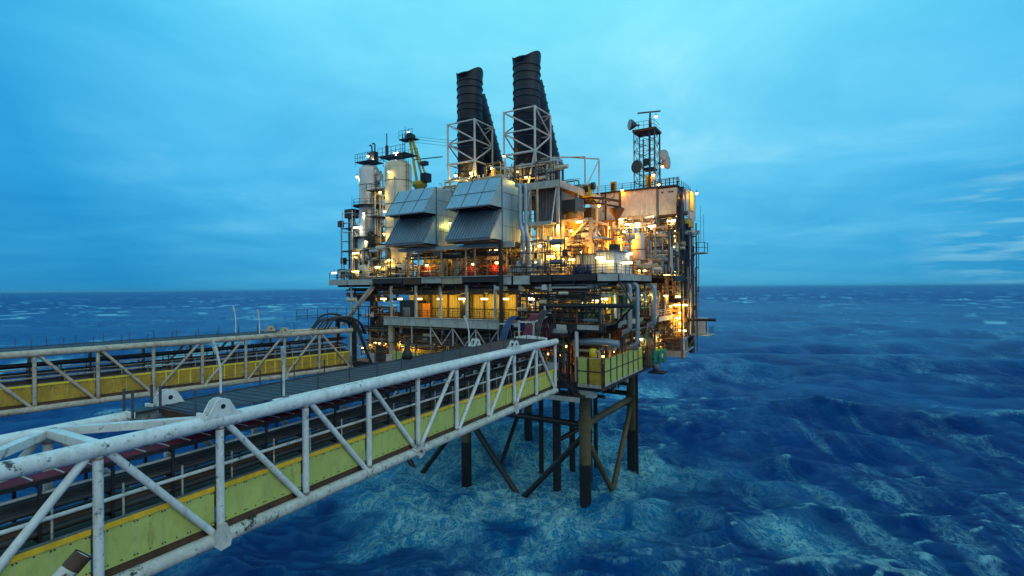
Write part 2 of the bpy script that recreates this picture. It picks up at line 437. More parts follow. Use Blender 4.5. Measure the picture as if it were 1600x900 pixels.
    at3 = nt.nodes.new('ShaderNodeAttribute'); at3.attribute_name = 'whitecap'; wcap = at3.outputs['Fac']
    flat = mapping(nt, pos, (1, .62, 0), (0, 0, 0), (0, 0, R(6)))
    def threads(scale, dist, pw, det=7):      # thin winding foam threads: ridges of a distorted noise
        n = noise(nt, flat, scale, det, .62, dist)
        r_ = math_(nt, 'SUBTRACT', 1.0, math_(nt, 'MULTIPLY', math_(nt, 'ABSOLUTE', math_(nt, 'SUBTRACT', n, .5)), 19.0), True)
        return math_(nt, 'POWER', r_, pw)
    t1 = threads(.33, 1.4, 1.0); t2 = threads(.95, 1.0, 1.0, 8); t3 = threads(2.4, .8, 1.0, 5)
    fine = noise(nt, flat, 1.9, 10, .74); broad = noise(nt, mapping(nt, pos, (1, .7, 0)), .13, 7, .64, .7)
    bcon = ramp(nt, broad, [(.36, (0, 0, 0)), (.62, (1, 1, 1))])
    thr = math_(nt, 'ADD', math_(nt, 'MULTIPLY', t1, .55), math_(nt, 'ADD', math_(nt, 'MULTIPLY', t2, .55), math_(nt, 'MULTIPLY', t3, .28)))
    thr = math_(nt, 'MULTIPLY', thr, math_(nt, 'ADD', .06, math_(nt, 'MULTIPLY', bcon, 1.12)))
    mk = math_(nt, 'MULTIPLY', math_(nt, 'MULTIPLY', math_(nt, 'SUBTRACT', thr, .05), 1.75, True), math_(nt, 'MULTIPLY', fo, 1.5), True)
    capm = math_(nt, 'MULTIPLY', math_(nt, 'SUBTRACT', math_(nt, 'ADD', wcap, math_(nt, 'MULTIPLY', math_(nt, 'SUBTRACT', fine, .5), 1.6)), .55), 2.2, True)
    capm = math_(nt, 'MULTIPLY', capm, math_(nt, 'MULTIPLY', wcap, 1.6, True))
    mk = math_(nt, 'MAXIMUM', mk, capm)
    stv = noise(nt, mapping(nt, pos, (.55, .10, 0), (0, 0, 0), (0, 0, R(6))), 1.0, 9, .66, .4)
    dp = math_(nt, 'ADD', math_(nt, 'MULTIPLY', noise(nt, mapping(nt, pos, (1, 1, 0)), .03, 4), .5), math_(nt, 'MULTIPLY', stv, .5))
    deep = ramp(nt, dp, [(.36, (.0001, .022, .17)), (.64, (.0002, .064, .31))])
    aw = math_(nt, 'MULTIPLY', ae, math_(nt, 'ADD', .14, math_(nt, 'ADD', math_(nt, 'MULTIPLY', bcon, .9), math_(nt, 'MULTIPLY', ramp(nt, fine, [(.26, (0, 0, 0)), (.76, (1, 1, 1))]), .42))), True)
    wc = mix(nt, aw, deep, (.004, .38, .74))
    cfo = mix(nt, mk, wc, (.38, .84, .94))
    nt.links.new(cfo, b.inputs['Base Color'])
    at4 = nt.nodes.new('ShaderNodeAttribute'); at4.attribute_name = 'chop'   # waves too small for the far mesh
    rg = math_(nt, 'ADD', math_(nt, 'ADD', .16, math_(nt, 'MULTIPLY', at4.outputs['Fac'], .30)), math_(nt, 'MULTIPLY', mk, .4)); nt.links.new(rg, b.inputs['Roughness'])
    b.inputs['Specular Tint'].default_value = (.12, .72, 1.0, 1)
    b.inputs['IOR'].default_value = 1.33
    b.inputs['Specular IOR Level'].default_value = .34
    h = math_(nt, 'ADD', noise(nt, mapping(nt, pos, (1.0, 1.6, 0)), .8, 10, .7), math_(nt, 'MULTIPLY', mk, .25))
    bp = nt.nodes.new('ShaderNodeBump'); bp.inputs['Strength'].default_value = .9; bp.inputs['Distance'].default_value = 1.9
    nt.links.new(h, bp.inputs['Height']); nt.links.new(bp.outputs[0], b.inputs['Normal'])
    me.materials.append(m)
build_sea()
# ------------------------------------------------------------------ lamps
LAMPTREE = {}
LPOW = 1.0
def light(name, parent, loc_local, power, col, radius):
    l = bpy.data.lights.get(f'{name}_{power}_{radius}') or bpy.data.lights.new(f'{name}_{power}_{radius}', 'POINT')
    l.energy = power * LPOW; l.color = col; l.shadow_soft_size = radius
    o = bpy.data.objects.new('bulb_light', l); COL.objects.link(o); o.parent = parent; o.location = loc_local
    return o
WARM, YEL, SOD, COOL = (1, .70, .26), (1, .60, .10), (1, .36, .02), (1, .84, .55)
LC = {'w': WARM, 'y': YEL, 'o': SOD, 'c': COOL}; LM = {'w': 'lampw', 'y': 'lampy', 'o': 'lampo', 'c': 'lampc'}
def lamp(kind, a, b, z, label, group, col='w', power=260, F=PF, along='a', name=None, stem=.45):
    """strip: fluorescent batten under a deck; flood: round floodlight on a bracket"""
    key = (kind, col, along, F.rot)
    loc = F(a, b, z); jr = random.Random(int(abs(a * 31 + b * 17 + z * 7) * 10)); power = round(power * jr.uniform(.65, 1.3), -1)
    if key not in LAMPTREE:
        t = Thing('strip_lamp' if kind == 'strip' else 'flood_lamp', label, 'lamp', loc, group)
        L0 = MB(W0); r = F.rot + (0 if along == 'a' else R(90))
        G = Frame(loc.x, loc.y, -math.degrees(r)); up = loc.z
        if kind == 'strip':
            h = MB(G).box(-.62, .62, -.14, .14, up + .02, up + .16); t.part('lamp_housing', h, M['greyd'])
            t.part('diffuser', MB(G).box(-.58, .58, -.13, .13, up - .24, up + .018), M[LM[col]])
            t.part('stem', MB(G).tube((0, 0, up + .16), (0, 0, up + .16 + stem), .035, 6), M['dark'])
        else:
            t.part('lamp_housing', MB(G).lathe(0, 0, [(.10, up + .34), (.24, up + .26), (.27, up + .05)], 12), M['greyd'])
            t.part('diffuser', MB(G).ball(0, 0, up, .25, 12), M[LM[col]])
            t.part('bracket', MB(G).tube((0, 0, up + .3), (0, 0, up + .7), .04, 6), M['dark'])
        LAMPTREE[key] = (t.o, [(c, []) for c in kids(t.o)]); o = t.o
    else:
        src, tree = LAMPTREE[key]
        o = copy_thing(src, loc, None, label, tree); o['group'] = group
        k = jr.uniform(.72, 1.12); o.scale = (k, k, 1)
    if power: light('lamp_' + col, o, (0, 0, -.46), power, LC[col], .16)
    return o

# ------------------------------------------------------------------ the two link bridges
ZT, ZBOT, SP, WID = 22.8, 16.85, 5.2, 4.8
DIAG = [(1, 0), (1, 2), (2, 3), (3, 4), (4, 5), (6, 5), (7, 6), (8, 7), (9, 8), (9, 10), (10, 11)]
def bridge(F, nbay, sp, label, mt, mb_, mp, ms, far, railw):
    base = F(-WID / 2, -nbay * sp / 2, ZBOT)
    T = Thing('link_bridge', label, 'bridge', base, 'footbridges linking the platforms')
    L = nbay * sp
    # chords in welded lengths with a collar at each joint
    for n in (0, -WID):
        m = MB(F).tube((n, .35, ZT), (n, -L - 3, ZT), .36, 18)
        for k in (1, 3, 6): m.tube((n, -k * sp * 1.37, ZT), (n, -k * sp * 1.37 - .09, ZT), .375, 18)
        T.part('top_chord', m, mt)
        m = MB(F).tube((n, .2, ZBOT), (n, -L - 3, ZBOT), .35, 16)
        if n == 0:
            for k in range(int(L / 1.3)):
                if k % 3 and k < 22: m.tube((n, -k * 1.3, ZBOT), (n, -k * 1.3 - .10, ZBOT), .372, 16)
        T.part('bottom_chord', m, mb_)
        for i in range(nbay + 1):
            T.part('post', MB(F).tube((n, -i * sp, ZBOT + .2), (n, -i * sp, ZT - .2), .19, 12), mt)
        for (u, d) in DIAG:
            if max(u, d) > nbay: continue
            e = .30 if d > u else -.30
            T.part('diagonal', MB(F).tube((n, -u * sp - e, ZT - .15), (n, -d * sp + e * .9, ZBOT + .25), .165, 12), mt)
        for i in range(nbay + 1):
            T.part('weld_collar', MB(F).tube((n, -i * sp, ZBOT + .30), (n, -i * sp, ZBOT + .50), .197, 12), M['weld'])
            T.part('weld_collar', MB(F).tube((n, -i * sp, ZT - .46), (n, -i * sp, ZT - .35), .197, 12), M['weld'])
    for i in range(nbay + 1):
        T.part('cross_beam', MB(F).box(-WID + .3, -.3, -i * sp - .14, -i * sp + .14, ZBOT - .18, ZBOT + .22), mb_)
    # gusset feet at the heavy nodes
    for i in (2, 5, 8):
        if i <= nbay:
            T.part('gusset', MB(F).prism([(-i * sp - .62, ZBOT - .1), (-i * sp - .2, ZBOT - .52), (-i * sp + .3, ZBOT - .45), (-i * sp + .42, ZBOT), (-i * sp + .1, ZBOT + .8), (-i * sp - .3, ZBOT + .8)], .27, .36), mb_)
    # side wall of bolted sheets with a yellow kick edge
    for i in range(nbay):
        b1, b0 = -i * sp - .22, -(i + 1) * sp + .22
        g = MB(F); g.box(-.22, -.16, b0, b1, 17.52, 19.42)
        g.mi = 1
        for k in range(1, 4):
            b = b0 + (b1 - b0) * k / 4
            g.box(-.162, -.152, b - .016, b + .016, 17.54, 19.40)
        g.mi = 2
        for k in range(9):
            b = b0 + .1 + (b1 - b0 - .2) * k / 8
            for z in (17.68, 19.16):
                for dd in ((-.06, .06) if k % 2 == 0 else (0,)):
                    g.tube((-.16, b + dd, z), (-.130, b + dd, z), .034, 6)
        w = T.part('side_panel', g, [mp, M['seam'], M['bolt']])
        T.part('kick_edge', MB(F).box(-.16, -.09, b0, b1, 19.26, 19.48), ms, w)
        T.part('panel_cap', MB(F).box(-.36, -.165, b0 - .15, b1 + .15, 19.44, 19.53), M['greyd'])
    T.part('sill', MB(F).box(-.34, -.24, -L, .1, 17.1, 17.56), M['rusty'])
    for i in range(3 if not far else 5):      # ribs near the platform, their lamp glow put into bright yellow paint
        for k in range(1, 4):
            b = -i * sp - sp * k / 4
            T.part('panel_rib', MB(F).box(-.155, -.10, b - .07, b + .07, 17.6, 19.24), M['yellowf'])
    # floor, inner hand pipe
    T.part('floor_plate', MB(F).box(-WID + .4, -.3, -L, .1, 18.42, 18.52), M['floor'])
    T.part('hand_pipe', MB(F).tube((-1.55, .1, 20.0), (-1.55, -L, 20.0), .10, 8), mt)
    for i in range(int(L / 2.6)):
        T.part('stanchion', MB(F).tube((-1.55, -i * 2.6 - 1, 18.5), (-1.55, -i * 2.6 - 1, 20.55), .05, 6), mb_)
    # service pipes and trays carried on racks inside the truss
    for (n, z, r, mm) in ((-2.0, 19.35, .17, 'piped'), (-2.5, 19.3, .22, 'pipeb'), (-3.1, 19.4, .26, 'piped'), (-3.8, 19.3, .2, 'piped'),
                          (-2.15, 20.25, .12, 'piped'), (-2.6, 20.25, .15, 'pipew' if far else 'piped'), (-3.1, 20.3, .19, 'piped'), (-3.75, 20.3, .22, 'piped'),
                          (-2.1, 20.95, .07, 'pipew'), (-3.5, 21.1, .12, 'piped'), (-4.05, 21.1, .16, 'piped')):
        T.part('service_pipe', MB(F).tube((n, .6, z), (n, -L, z), r, 10), M[mm])
    tr = MB(F)
    tr.box(-2.95, -1.9, -L, .4, 21.40, 21.46); tr.box(-1.9, -1.86, -L, .4, 21.38, 21.58); tr.box(-2.99, -2.95, -L, .4, 21.38, 21.58)
    tray = T.part('cable_tray', tr, M['dark'])
    if not far:
        for k in range(5): T.part('cable', MB(F).tube((-2.78 + k * .19, .4, 21.55), (-2.78 + k * .19, -L, 21.55), .085, 8), M['mag'], tray)
        st = MB(F)
        for k in range(int(L / 1.05)): st.box(-2.93, -1.92, -k * 1.05 - .03, -k * 1.05 + .03, 21.6, 21.65)
        T.part('tray_strap', st, M['pipew'], tray)
    for i in range(int(L / 2.6)):
        b = -i * 2.6 - 1.3
        r = MB(F)
        r.box(-4.4, -1.75, b - .06, b + .06, 19.02, 19.1); r.box(-4.4, -1.8, b - .06, b + .06, 20.02, 20.1); r.box(-4.4, -1.8, b - .06, b + .06, 21.28, 21.37)
        r.box(-1.86, -1.76, b - .06, b + .06, 18.5, 21.4); r.box(-4.5, -4.38, b - .06, b + .06, 18.5, 21.4)
        T.part('pipe_support', r, M['dark'])
    # top walkway of grating plates between the top chords
    e0, e1 = (1.2, 42.2) if not far else (9.0, nbay * sp)
    k = e0
    while k < e1 - .2:
        k2 = min(k + 1.3, e1)
        g = MB(F).box(-WID + .05, -.62, -k2 + .012, -k - .012, 23.12, 23.17)
        for j in range(2): g.box(-WID + .05, -.62, -(k + .32 + j * .65) - .03, -(k + .32 + j * .65) + .03, 23.168, 23.195)
        T.part('deck_plate', g, M['grate']); k = k2
    T.part('deck_edge', MB(F).tube((-.52, -e0, 23.05), (-.52, -e1 + 4, 23.05), .10, 8), mt)
    T.part('deck_edge', MB(F).box(-WID - .05, -WID + .04, -e1, -e0, 23.02, 23.24), M['grate'])
    for i in range(int((e1 - e0) / 2.6)):
        for n in (-.55, -WID):
            b = -e0 - i * 2.6 - (1.0 if n < -1 else 0)
            T.part('rail_post', MB(F).box(n - .035, n + .035, b - .03, b + .03, 23.05, 24.22), M['mast'])
    for z in (23.7, 24.15):
        if not far: T.part('rail_wire', MB(F).tube((-WID, -e0, z), (-WID, -e1, z), .014, 5), M['mast'])
    # lifting lugs on the chords
    for i, ns in ((2, (0, -WID)), (8, (0, -WID))):
        if i > nbay: continue
        for n in ns:
            b = -i * sp
            g = MB(F)
            prof = [(b - .9, ZT + .1), (b + .9, ZT + .1), (b + .66, ZT + .5), (b + .36, ZT + 1.02), (b + .12, ZT + 1.14), (b - .12, ZT + 1.14), (b - .36, ZT + 1.02), (b - .66, ZT + .5)]
            for q in (-.30, .22): g.prism(prof, n + q, n + q + .08)
            g.box(n - .32, n + .32, b - .98, b - .88, ZT - .2, ZT + .55)
            g.box(n - .32, n + .32, b + .88, b + .98, ZT - .2, ZT + .35)
            lug = T.part('lifting_lug', g, mt)
            T.part('pin_hole', MB(F).tube((n - .34, b, ZT + .74), (n + .325, b, ZT + .74), .12, 14), M['black'], lug)
    # plan bracing of square hollow bars at the uncovered end
    if not far:
        for p, q in (((-WID, -9 * sp, ZT + .1), (0, -9 * sp, ZT + .1)), ((-WID, -9 * sp, ZT + .1), (-.4, -8 * sp - .6, ZT + .1)), ((-WID, -9 * sp, ZT + .05), (0, -10 * sp, ZT + .05))):
            T.part('plan_brace', MB(F).beam(p, q, .42, .36), mt)
        T.part('landing', MB(F).box(-WID - .1, -WID + .9, -43.6, -42.3, 23.08, 23.2), M['dark'])
        T.part('landing_beam', MB(F).box(-WID - .1, -WID + .9, -43.75, -43.6, 22.9, 23.2), mt)
        T.part('landing_beam', MB(F).box(-WID + .9, -.3, -42.35, -42.2, 22.75, 23.11), M['rusty'])
        for a, b in ((-WID, -43.7), (-WID + .85, -43.7), (-WID + .85, -42.4), (-WID, -42.4), (-.9, -42.3)):
            T.part('rail_post', MB(F).box(a - .05, a + .05, b - .05, b + .05, 22.9, 24.35), M['mast'])
    return T
nb = bridge(NB, 11, SP, 'near white tubular truss bridge with sage green side panels and magenta cable tray', M['white'], M['whitebot'], M['green'], M['yellow'], False, False)
lb = bridge(LB, 10, 5.35, 'farther cream truss bridge with ochre side panels streaked by rust', M['whitefar'], M['whitefar'], M['olive'], M['yellowf'], True, True)  # lamp wash along this wall is put into its ochre and kick-edge yellow

# lamp standards along the bridge decks
def standard(F, n, b, h, lab, bend=-.55, top=23.15):
    t = Thing('lamp_standard', lab, 'lamp post', F(n, b, top), 'lamp posts on the bridges')
    t.part('pole', MB(F).path([(n, b, top - .1), (n, b, top + h * .62), (n + bend * .35, b - .1, top + h)], .07, 8, .15), M['white'])
    t.part('base_plate', MB(F).box(n - .2, n + .2, b - .2, b + .2, top - .02, top + .04), M['greyd'])
    x = n + bend * .35
    t.part('lamp_head', MB(F).beam((x, b - .1, top + h - .1), (x + bend * .4, b - .25, top + h + .75), .16, .2), M['whitebot'])
standard(NB, -.62, -37.4, 2.2, 'white lamp post with rusty head on the near bridge beside its right top chord', .4)
standard(NB, -WID, -38.6, 2.5, 'white bent lamp post on the left edge of the near bridge deck, nearest the landing')
standard(NB, -WID, -11.6, 2.6, 'white bent lamp post standing on the near bridge under the long pale deck beam')
standard(LB, -WID, -15.6, 3.2, 'pale bent lamp post on the far edge of the farther bridge, left of two', -.4)
standard(LB, -1.2, -13.7, 2.7, 'pale bent lamp post on the farther bridge, right of two and near its lifting lug', -.2)

# sawn-off pipe in the foreground, rising from the viewer's own platform
S = W0
p0, p1 = Vector((-11.75, 14.0, 22.25)), Vector((-13.6, 11.6, 19.2)); dd = (p1 - p0).normalized()
t = Thing('cut_pipe', 'sawn-off white pipe end with bare rusty rim in the bottom left foreground', 'pipe', p0 + dd * 16)
t.part('pipe_body', MB(S)._tubew([p0 + dd * .42, p0 + dd * 16], [.235, .235], 20), M['whitebot'])
t.part('bare_end', MB(S)._tubew([p0 + dd * .02, p0 + dd * .43], [.24, .24], 20, False), M['rusty'])
t.part('end_cap', MB(S)._tubew([p0 + dd * .05, p0 + dd * .12], [.20, .20], 20), M['pipew'])
# ------------------------------------------------------------------ jacket
LEGS = [(0, .3), (-20.4, .6), (-40.6, .8), (0, 20.3), (-21.5, 22.5), (-41, 22.5)]
t = Thing('steel_jacket', 'dark oily tubular legs and slanting braces carrying the platform out of the surf', 'platform legs', PF(-20, 11, 0))
for (a, b) in LEGS:
    l = t.part('leg', MB().tube((a, b, -5), (a, b, 17), .80, 22), M['leg'])
    t.part('wet_band', MB().tube((a, b, -4), (a, b, 5.2), .815, 22, caps=False), M['legw'], l)
    t.part('collar', MB().tube((a, b, 10.0), (a, b, 11.2), .95, 22), M['leg'], l)
HZ = 10.5
def br(p, q, r, m='leg'): t.part('brace', MB().tube(p, q, r, 14), M[m])
br((0, .3, HZ), (0, 20.3, HZ), .52)
br((-20.4, .6, HZ), (0, .3, HZ), .42, 'black'); br((-40.6, .8, HZ), (-20.4, .6, HZ), .42, 'black')
br((-21.5, 22.5, 11), (0, 20.3, 11.2), .42, 'black'); br((-21.5, 22.5, 12.6), (0, 20.3, 12.8), .32, 'black'); br((-41, 22.5, 11), (-21.5, 22.5, 11), .42, 'black')
br((-20.4, .6, HZ), (-21.5, 22.5, HZ), .42, 'black'); br((-40.6, .8, HZ), (-41, 22.5, HZ), .42, 'black')
br((0, .3, 9.2), (-10.6, .6, -2.2), .42, 'black'); br((-20.4, .6, 9.4), (-10.3, .6, -2.2), .42, 'black')
br((-40.6, .8, 9.4), (-30.4, .6, -2.2), .42, 'black'); br((-20.4, .6, 9.4), (-30.2, .6, -2.2), .42, 'black')
br((0, .3, 9), (0, 10.6, -2), .42); br((0, 20.3, 9.6), (0, 10.9, -2), .42)
br((-21.5, 22.5, 10), (-21, 11.5, -2), .4, 'black'); br((-20.4, .6, 10), (-21, 11.2, -2), .4, 'black')
br((0, 20.3, HZ - .4), (-6.1, 3.9, 6.5), .36, 'black')
for i, (a, b, r) in enumerate([(-6.1, 3.9, .62), (-4.4, 12.5, .4), (-8.2, 14, .5), (-12.5, 11, .4), (-5.2, 17, .36), (1.3, 19.2, .22)]):
    t.part('conductor', MB().tube((a, b, -5), (a, b, 17), r, 14), M['black'])
t.part('walkway', MB().box(-1.2, 1.2, -1.9, -.9, 15.2, 15.35), M['dark'])
for k in range(6): t.part('ladder_rung', MB().tube((2.05, 20.1, 6 + k * 1.2), (2.05, 20.6, 6 + k * 1.2), .05, 6), M['black'])

# ------------------------------------------------------------------ decks
def deck(label, base, slab, ztop, th, mat='concrete'):
    t = Thing('platform_deck', label, 'deck', PF(*base), 'stacked decks of the platform')
    for (a0, a1, b0, b1) in slab: t.part('deck_slab', MB().box(a0, a1, b0, b1, ztop - .25, ztop), M[mat])
    return t
RE = 4.0
# cellar deck
cd = deck('lowest dark cellar deck just above the legs, with rusty girders', (-20, 11, 16), [(-43, 3.7, -2.8, 30)], 17.0, 1)
for b in (-2.6, .4, 6, 12, 20.4, 29.6): cd.part('girder', MB().box(-42.8, 3.6, b - .15, b + .15, 15.9, 16.74), M['dark'])
for a in (-42.5, -32, -20.4, -10, 0, 3.5): cd.part('girder', MB().box(a - .15, a + .15, -2.4, 29.4, 16.0, 16.72), M['rusty'])
cd.part('corner_bracket', MB().box(.5, 2.6, -2.7, -1.6, 15.0, 16.7), M['beam'])
# mid deck with its long pale beam
md = deck('middle deck with a long pale plate beam above the near bridge', (-15, 11, 24), [(-36, RE, -2.6, 30), (RE, 6.4, 14, 27)], 24.6, 1)
md.part('plate_beam', MB().box(-34.6, -10.0, -3.0, -2.7, 23.55, 24.75), M['beam'])
md.part('beam_flange', MB().box(-34.5, -10.1, -3.15, -2.55, 24.75, 24.83), M['beam']); md.part('beam_flange', MB().box(-34.5, -10.1, -3.15, -2.55, 23.46, 23.54), M['beam'])
for a in np.linspace(-33, -11, 9): md.part('stiffener', MB().box(a - .03, a + .03, -3.1, -3.01, 23.56, 24.74), M['beam'])
md.part('edge_beam', MB().box(-9.6, RE, -2.9, -2.62, 23.7, 24.5), M['dark'])
for a0, a1 in ((-9.3, -2.0), (.4, 3.4)): md.part('fascia', MB().box(a0, a1, -2.99, -2.91, 23.9, 24.5), M['beam'])
for b0, b1 in ((2.6, 6), (8.5, 14.0)): md.part('fascia', MB().box(RE, RE + .08, b0, b1, 23.8, 24.7), M['beam'])
for b0, b1, z in ((14, 20.5, 24.0), (20.9, 27, 24.0)): md.part('fascia', MB().box(6.42, 6.5, b0, b1, z, z + .75), M['beam'])
# light truss hanging under the pale beam
zz0, zz1 = 20.6, 23.45
xs = [-33.5, -28.5, -24.6, -20.2, -15.9, -12]
for i, a in enumerate(xs):
    md.part('hanger', MB().tube((a, -2.85, zz0), (a, -2.85, zz1), .12, 8), M['beam'])
    if i + 1 < len(xs):
        mid = (a + xs[i + 1]) / 2
        if i > 1:
            md.part('hanger_brace', MB().tube((a, -2.85, zz1 - .1), (mid, -2.85, zz0 + .1), .09, 8), M['beam']); md.part('hanger_brace', MB().tube((xs[i + 1], -2.85, zz1 - .1), (mid, -2.85, zz0 + .1), .09, 8), M['beam'])
md.part('hanger_rail', MB().tube((-34, -2.85, zz0), (-11, -2.85, zz0), .09, 8), M['rusty'])
for b in (-1.5, 3, 8, 14, 20, 27): md.part('girder', MB().box(-35.8, RE - .2, b - .14, b + .14, 23.4, 24.34), M['dark'])
# main deck
mn = deck('main deck of the platform with pale edge beam, level with the horizon', (-20, 11, 31), [(-47.9, 6.0, -2.9, 32), (6.0, 8.4, 15, 32)], 31.15, 1)
for a0, a1, m, z0 in ((-47.9, -43.2, 'beam', 30.15), (-43.0, -37.0, 'beam', 30.15), (-36.8, -30.2, 'dark', 30.3), (-30.0, -26.3, 'rusty', 30.1), (-26.1, -22.2, 'beam', 30.25), (-22.0, -18.2, 'pipet', 30.1),
                  (-18.0, -11.6, 'dark', 30.3), (-11.2, -9.6, 'beam', 29.9), (-9.2, -6.6, 'beam', 29.9), (-6.4, -3.2, 'dark', 30.2), (-3.0, 3.2, 'dark', 30.3), (3.4, 6.0, 'beam', 30.2)):
    mn.part('edge_beam', MB().box(a0, a1, -3.2, -2.92, z0, 31.1), M[m])
mn.part('edge_flange', MB().box(-37, -9.4, -3.4, -2.93, 31.13, 31.24), M['beam'])
for b0, b1 in ((-2.6, 1.6), (2.0, 6.2), (6.6, 11.0)): mn.part('edge_beam', MB().box(6.02, 6.26, b0, b1, 30.25, 31.1), M['beam'])
for b0, b1 in ((15.2, 22), (22.4, 31.6)): mn.part('edge_beam', MB().box(8.42, 8.66, b0, b1, 30.25, 31.1), M['dark'])
for b in (-1.2, 2, 6, 12, 20, 29): mn.part('girder', MB().box(-47.5, 5.8, b - .16, b + .16, 29.9, 30.88), M['dark'])
for a in np.arange(-46, 5, 5.1): mn.part('girder', MB().box(a - .14, a + .14, -2.7, 31, 29.8, 30.86), M['dark'])
# columns between the decks
cols = [549.5, 611.5, 650, 688.5, 729.5, 774, 813, 860]
for i, px in enumerate(cols):
    a, _ = ont(px, 480, -2.4)
    mn.part('column', MB().tube((a, -2.4, 24.6 if i else 17), (a, -2.4, 29.9), .24 if i else .2, 12), M['beam'])
mn.part('column', MB().tube((.2, -2.7, 17), (.2, -2.7, 23.6), .26, 12), M['pipew'])
mn.part('column', MB().tube((-33.4, -2.5, 12.8), (-33.4, -2.5, 24), .42, 14), M['pipet'])
mn.part('column', MB().tube((.0, .3, 17), (.0, .3, 31), .7, 16), M['black'])
mn.part('column', MB().tube((-11.1, -3.4, 22.9), (-11.1, -3.4, 36), .32, 10), M['black'])
for a in (-20.4, -40.6): mn.part('column', MB().tube((a, .6, 17), (a, .6, 31), .7, 16), M['black'])
for a in (0, -20.4, -40.6): mn.part('column', MB().tube((a, 21, 17), (a, 21, 31), .7, 16), M['black'])
mn.part('knee_brace', MB().tube((-45.2, -2.4, 23.2), (-37.6, -2.4, 29.9), .42, 12), M['beam'])

# galleries: lit inner walls
def wall(name, label, cat, parts, base):
    t = Thing(name, label, cat, PF(*base))
    for nm, mb, m in parts: t.part(nm, mb, M[m])
    return t
w = wall('inner_wall', 'yellow-lit ribbed wall along the middle gallery over the pale beam', 'wall',
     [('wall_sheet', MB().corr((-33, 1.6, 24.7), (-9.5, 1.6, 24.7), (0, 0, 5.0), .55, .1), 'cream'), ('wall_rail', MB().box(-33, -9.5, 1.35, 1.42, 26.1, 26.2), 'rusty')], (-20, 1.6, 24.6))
for a in np.arange(-28, -10, 3.6): w.part('wall_stud', MB().box(a - .09, a + .09, 1.2, 1.4, 24.7, 29.6), M['rusty'])
w = wall('inner_wall', 'pale ribbed wall with window opening behind the near corner leg', 'wall',
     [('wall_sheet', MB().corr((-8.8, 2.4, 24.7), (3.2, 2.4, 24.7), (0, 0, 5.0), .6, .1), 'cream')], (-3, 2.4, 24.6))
w.part('window_frame', MB().box(1.0, 2.5, 2.0, 2.25, 25.4, 27.0), M['dark']); w.part('window_pane', MB().box(1.15, 2.35, 1.95, 1.99, 25.55, 26.85), M['cream'])
w.part('bright_window', MB().box(-10.6, -9.0, 2.0, 2.2, 27.6, 28.9), M['lampc'])
w = wall('inner_wall', 'sooty back wall of the machinery gallery under the air intakes', 'wall',
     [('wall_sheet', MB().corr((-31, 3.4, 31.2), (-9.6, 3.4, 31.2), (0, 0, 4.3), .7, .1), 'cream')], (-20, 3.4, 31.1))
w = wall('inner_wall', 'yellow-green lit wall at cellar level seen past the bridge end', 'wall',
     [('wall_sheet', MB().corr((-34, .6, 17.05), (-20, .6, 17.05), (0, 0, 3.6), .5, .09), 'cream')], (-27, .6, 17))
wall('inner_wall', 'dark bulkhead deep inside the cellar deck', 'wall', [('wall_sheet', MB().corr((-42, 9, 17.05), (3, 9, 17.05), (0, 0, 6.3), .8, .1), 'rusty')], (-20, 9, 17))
w = wall('inner_wall', 'dark sheets added for the shaded depth in the right half of the middle deck', 'wall', [('wall_sheet', MB().box(-9, 2.6, 5.2, 5.4, 24.7, 30.8), 'dark'), ('wall_sheet', MB().box(2.0, 2.2, 5.5, 29, 24.7, 30.8), 'dark')], (0, 5, 24.7))  # dark sheets added so the open deck reads black behind its front row
w = wall('inner_wall', 'dark sheets added for the shaded depth of the cellar deck beyond the wind wall', 'wall', [('wall_sheet', MB().box(-34, 1.0, 6.4, 6.6, 17.1, 24.2), 'dark'), ('wall_sheet', MB().box(.8, 1.0, 6.7, 29, 17.1, 24.2), 'dark')], (0, 7, 17.1))  # dark backing added for the black depth of the cellar deck
w = wall('inner_wall', 'pale cream wall lit yellow behind the balcony posts', 'wall', [('wall_sheet', MB().corr((-9.2, 3.5, 31.2), (-4.6, 3.5, 31.2), (0, 0, 7.2), .6, .1), 'vesselc'), ('wall_sheet', MB().box(-10.4, -9.4, .9, 1.0, 31.2, 37.2), 'vessel'), ('wall_sheet', MB().box(-11, -5.4, 6.3, 6.5, 38.5, 43.2), 'greyd')], (-8, 6, 31.2))
wall('inner_wall', 'dark bulkhead at the back of the main deck process area', 'wall', [('wall_sheet', MB().corr((-9, 17, 31.2), (-2, 17, 31.2), (0, 0, 9.5), .7, .1), 'rusty')], (-5, 17, 31.2))
wall('low_wall', 'sage green wind panels hung inside the cellar deck behind the bridge end', 'wall',
     [('panel', MB().box(-32.5, -27.2, -3.1, -3.0, 17.0, 19.2), 'green'), ('panel', MB().box(-27.0, -22.0, -3.1, -3.0, 17.0, 19.2), 'olive'), ('panel', MB().box(-38.0, -32.7, -3.1, -3.0, 17.0, 18.6), 'peach'), ('panel', MB().box(-36.2, -34, -3.3, -3.12, 17.0, 20), 'rusty')], (-30, -3, 17))
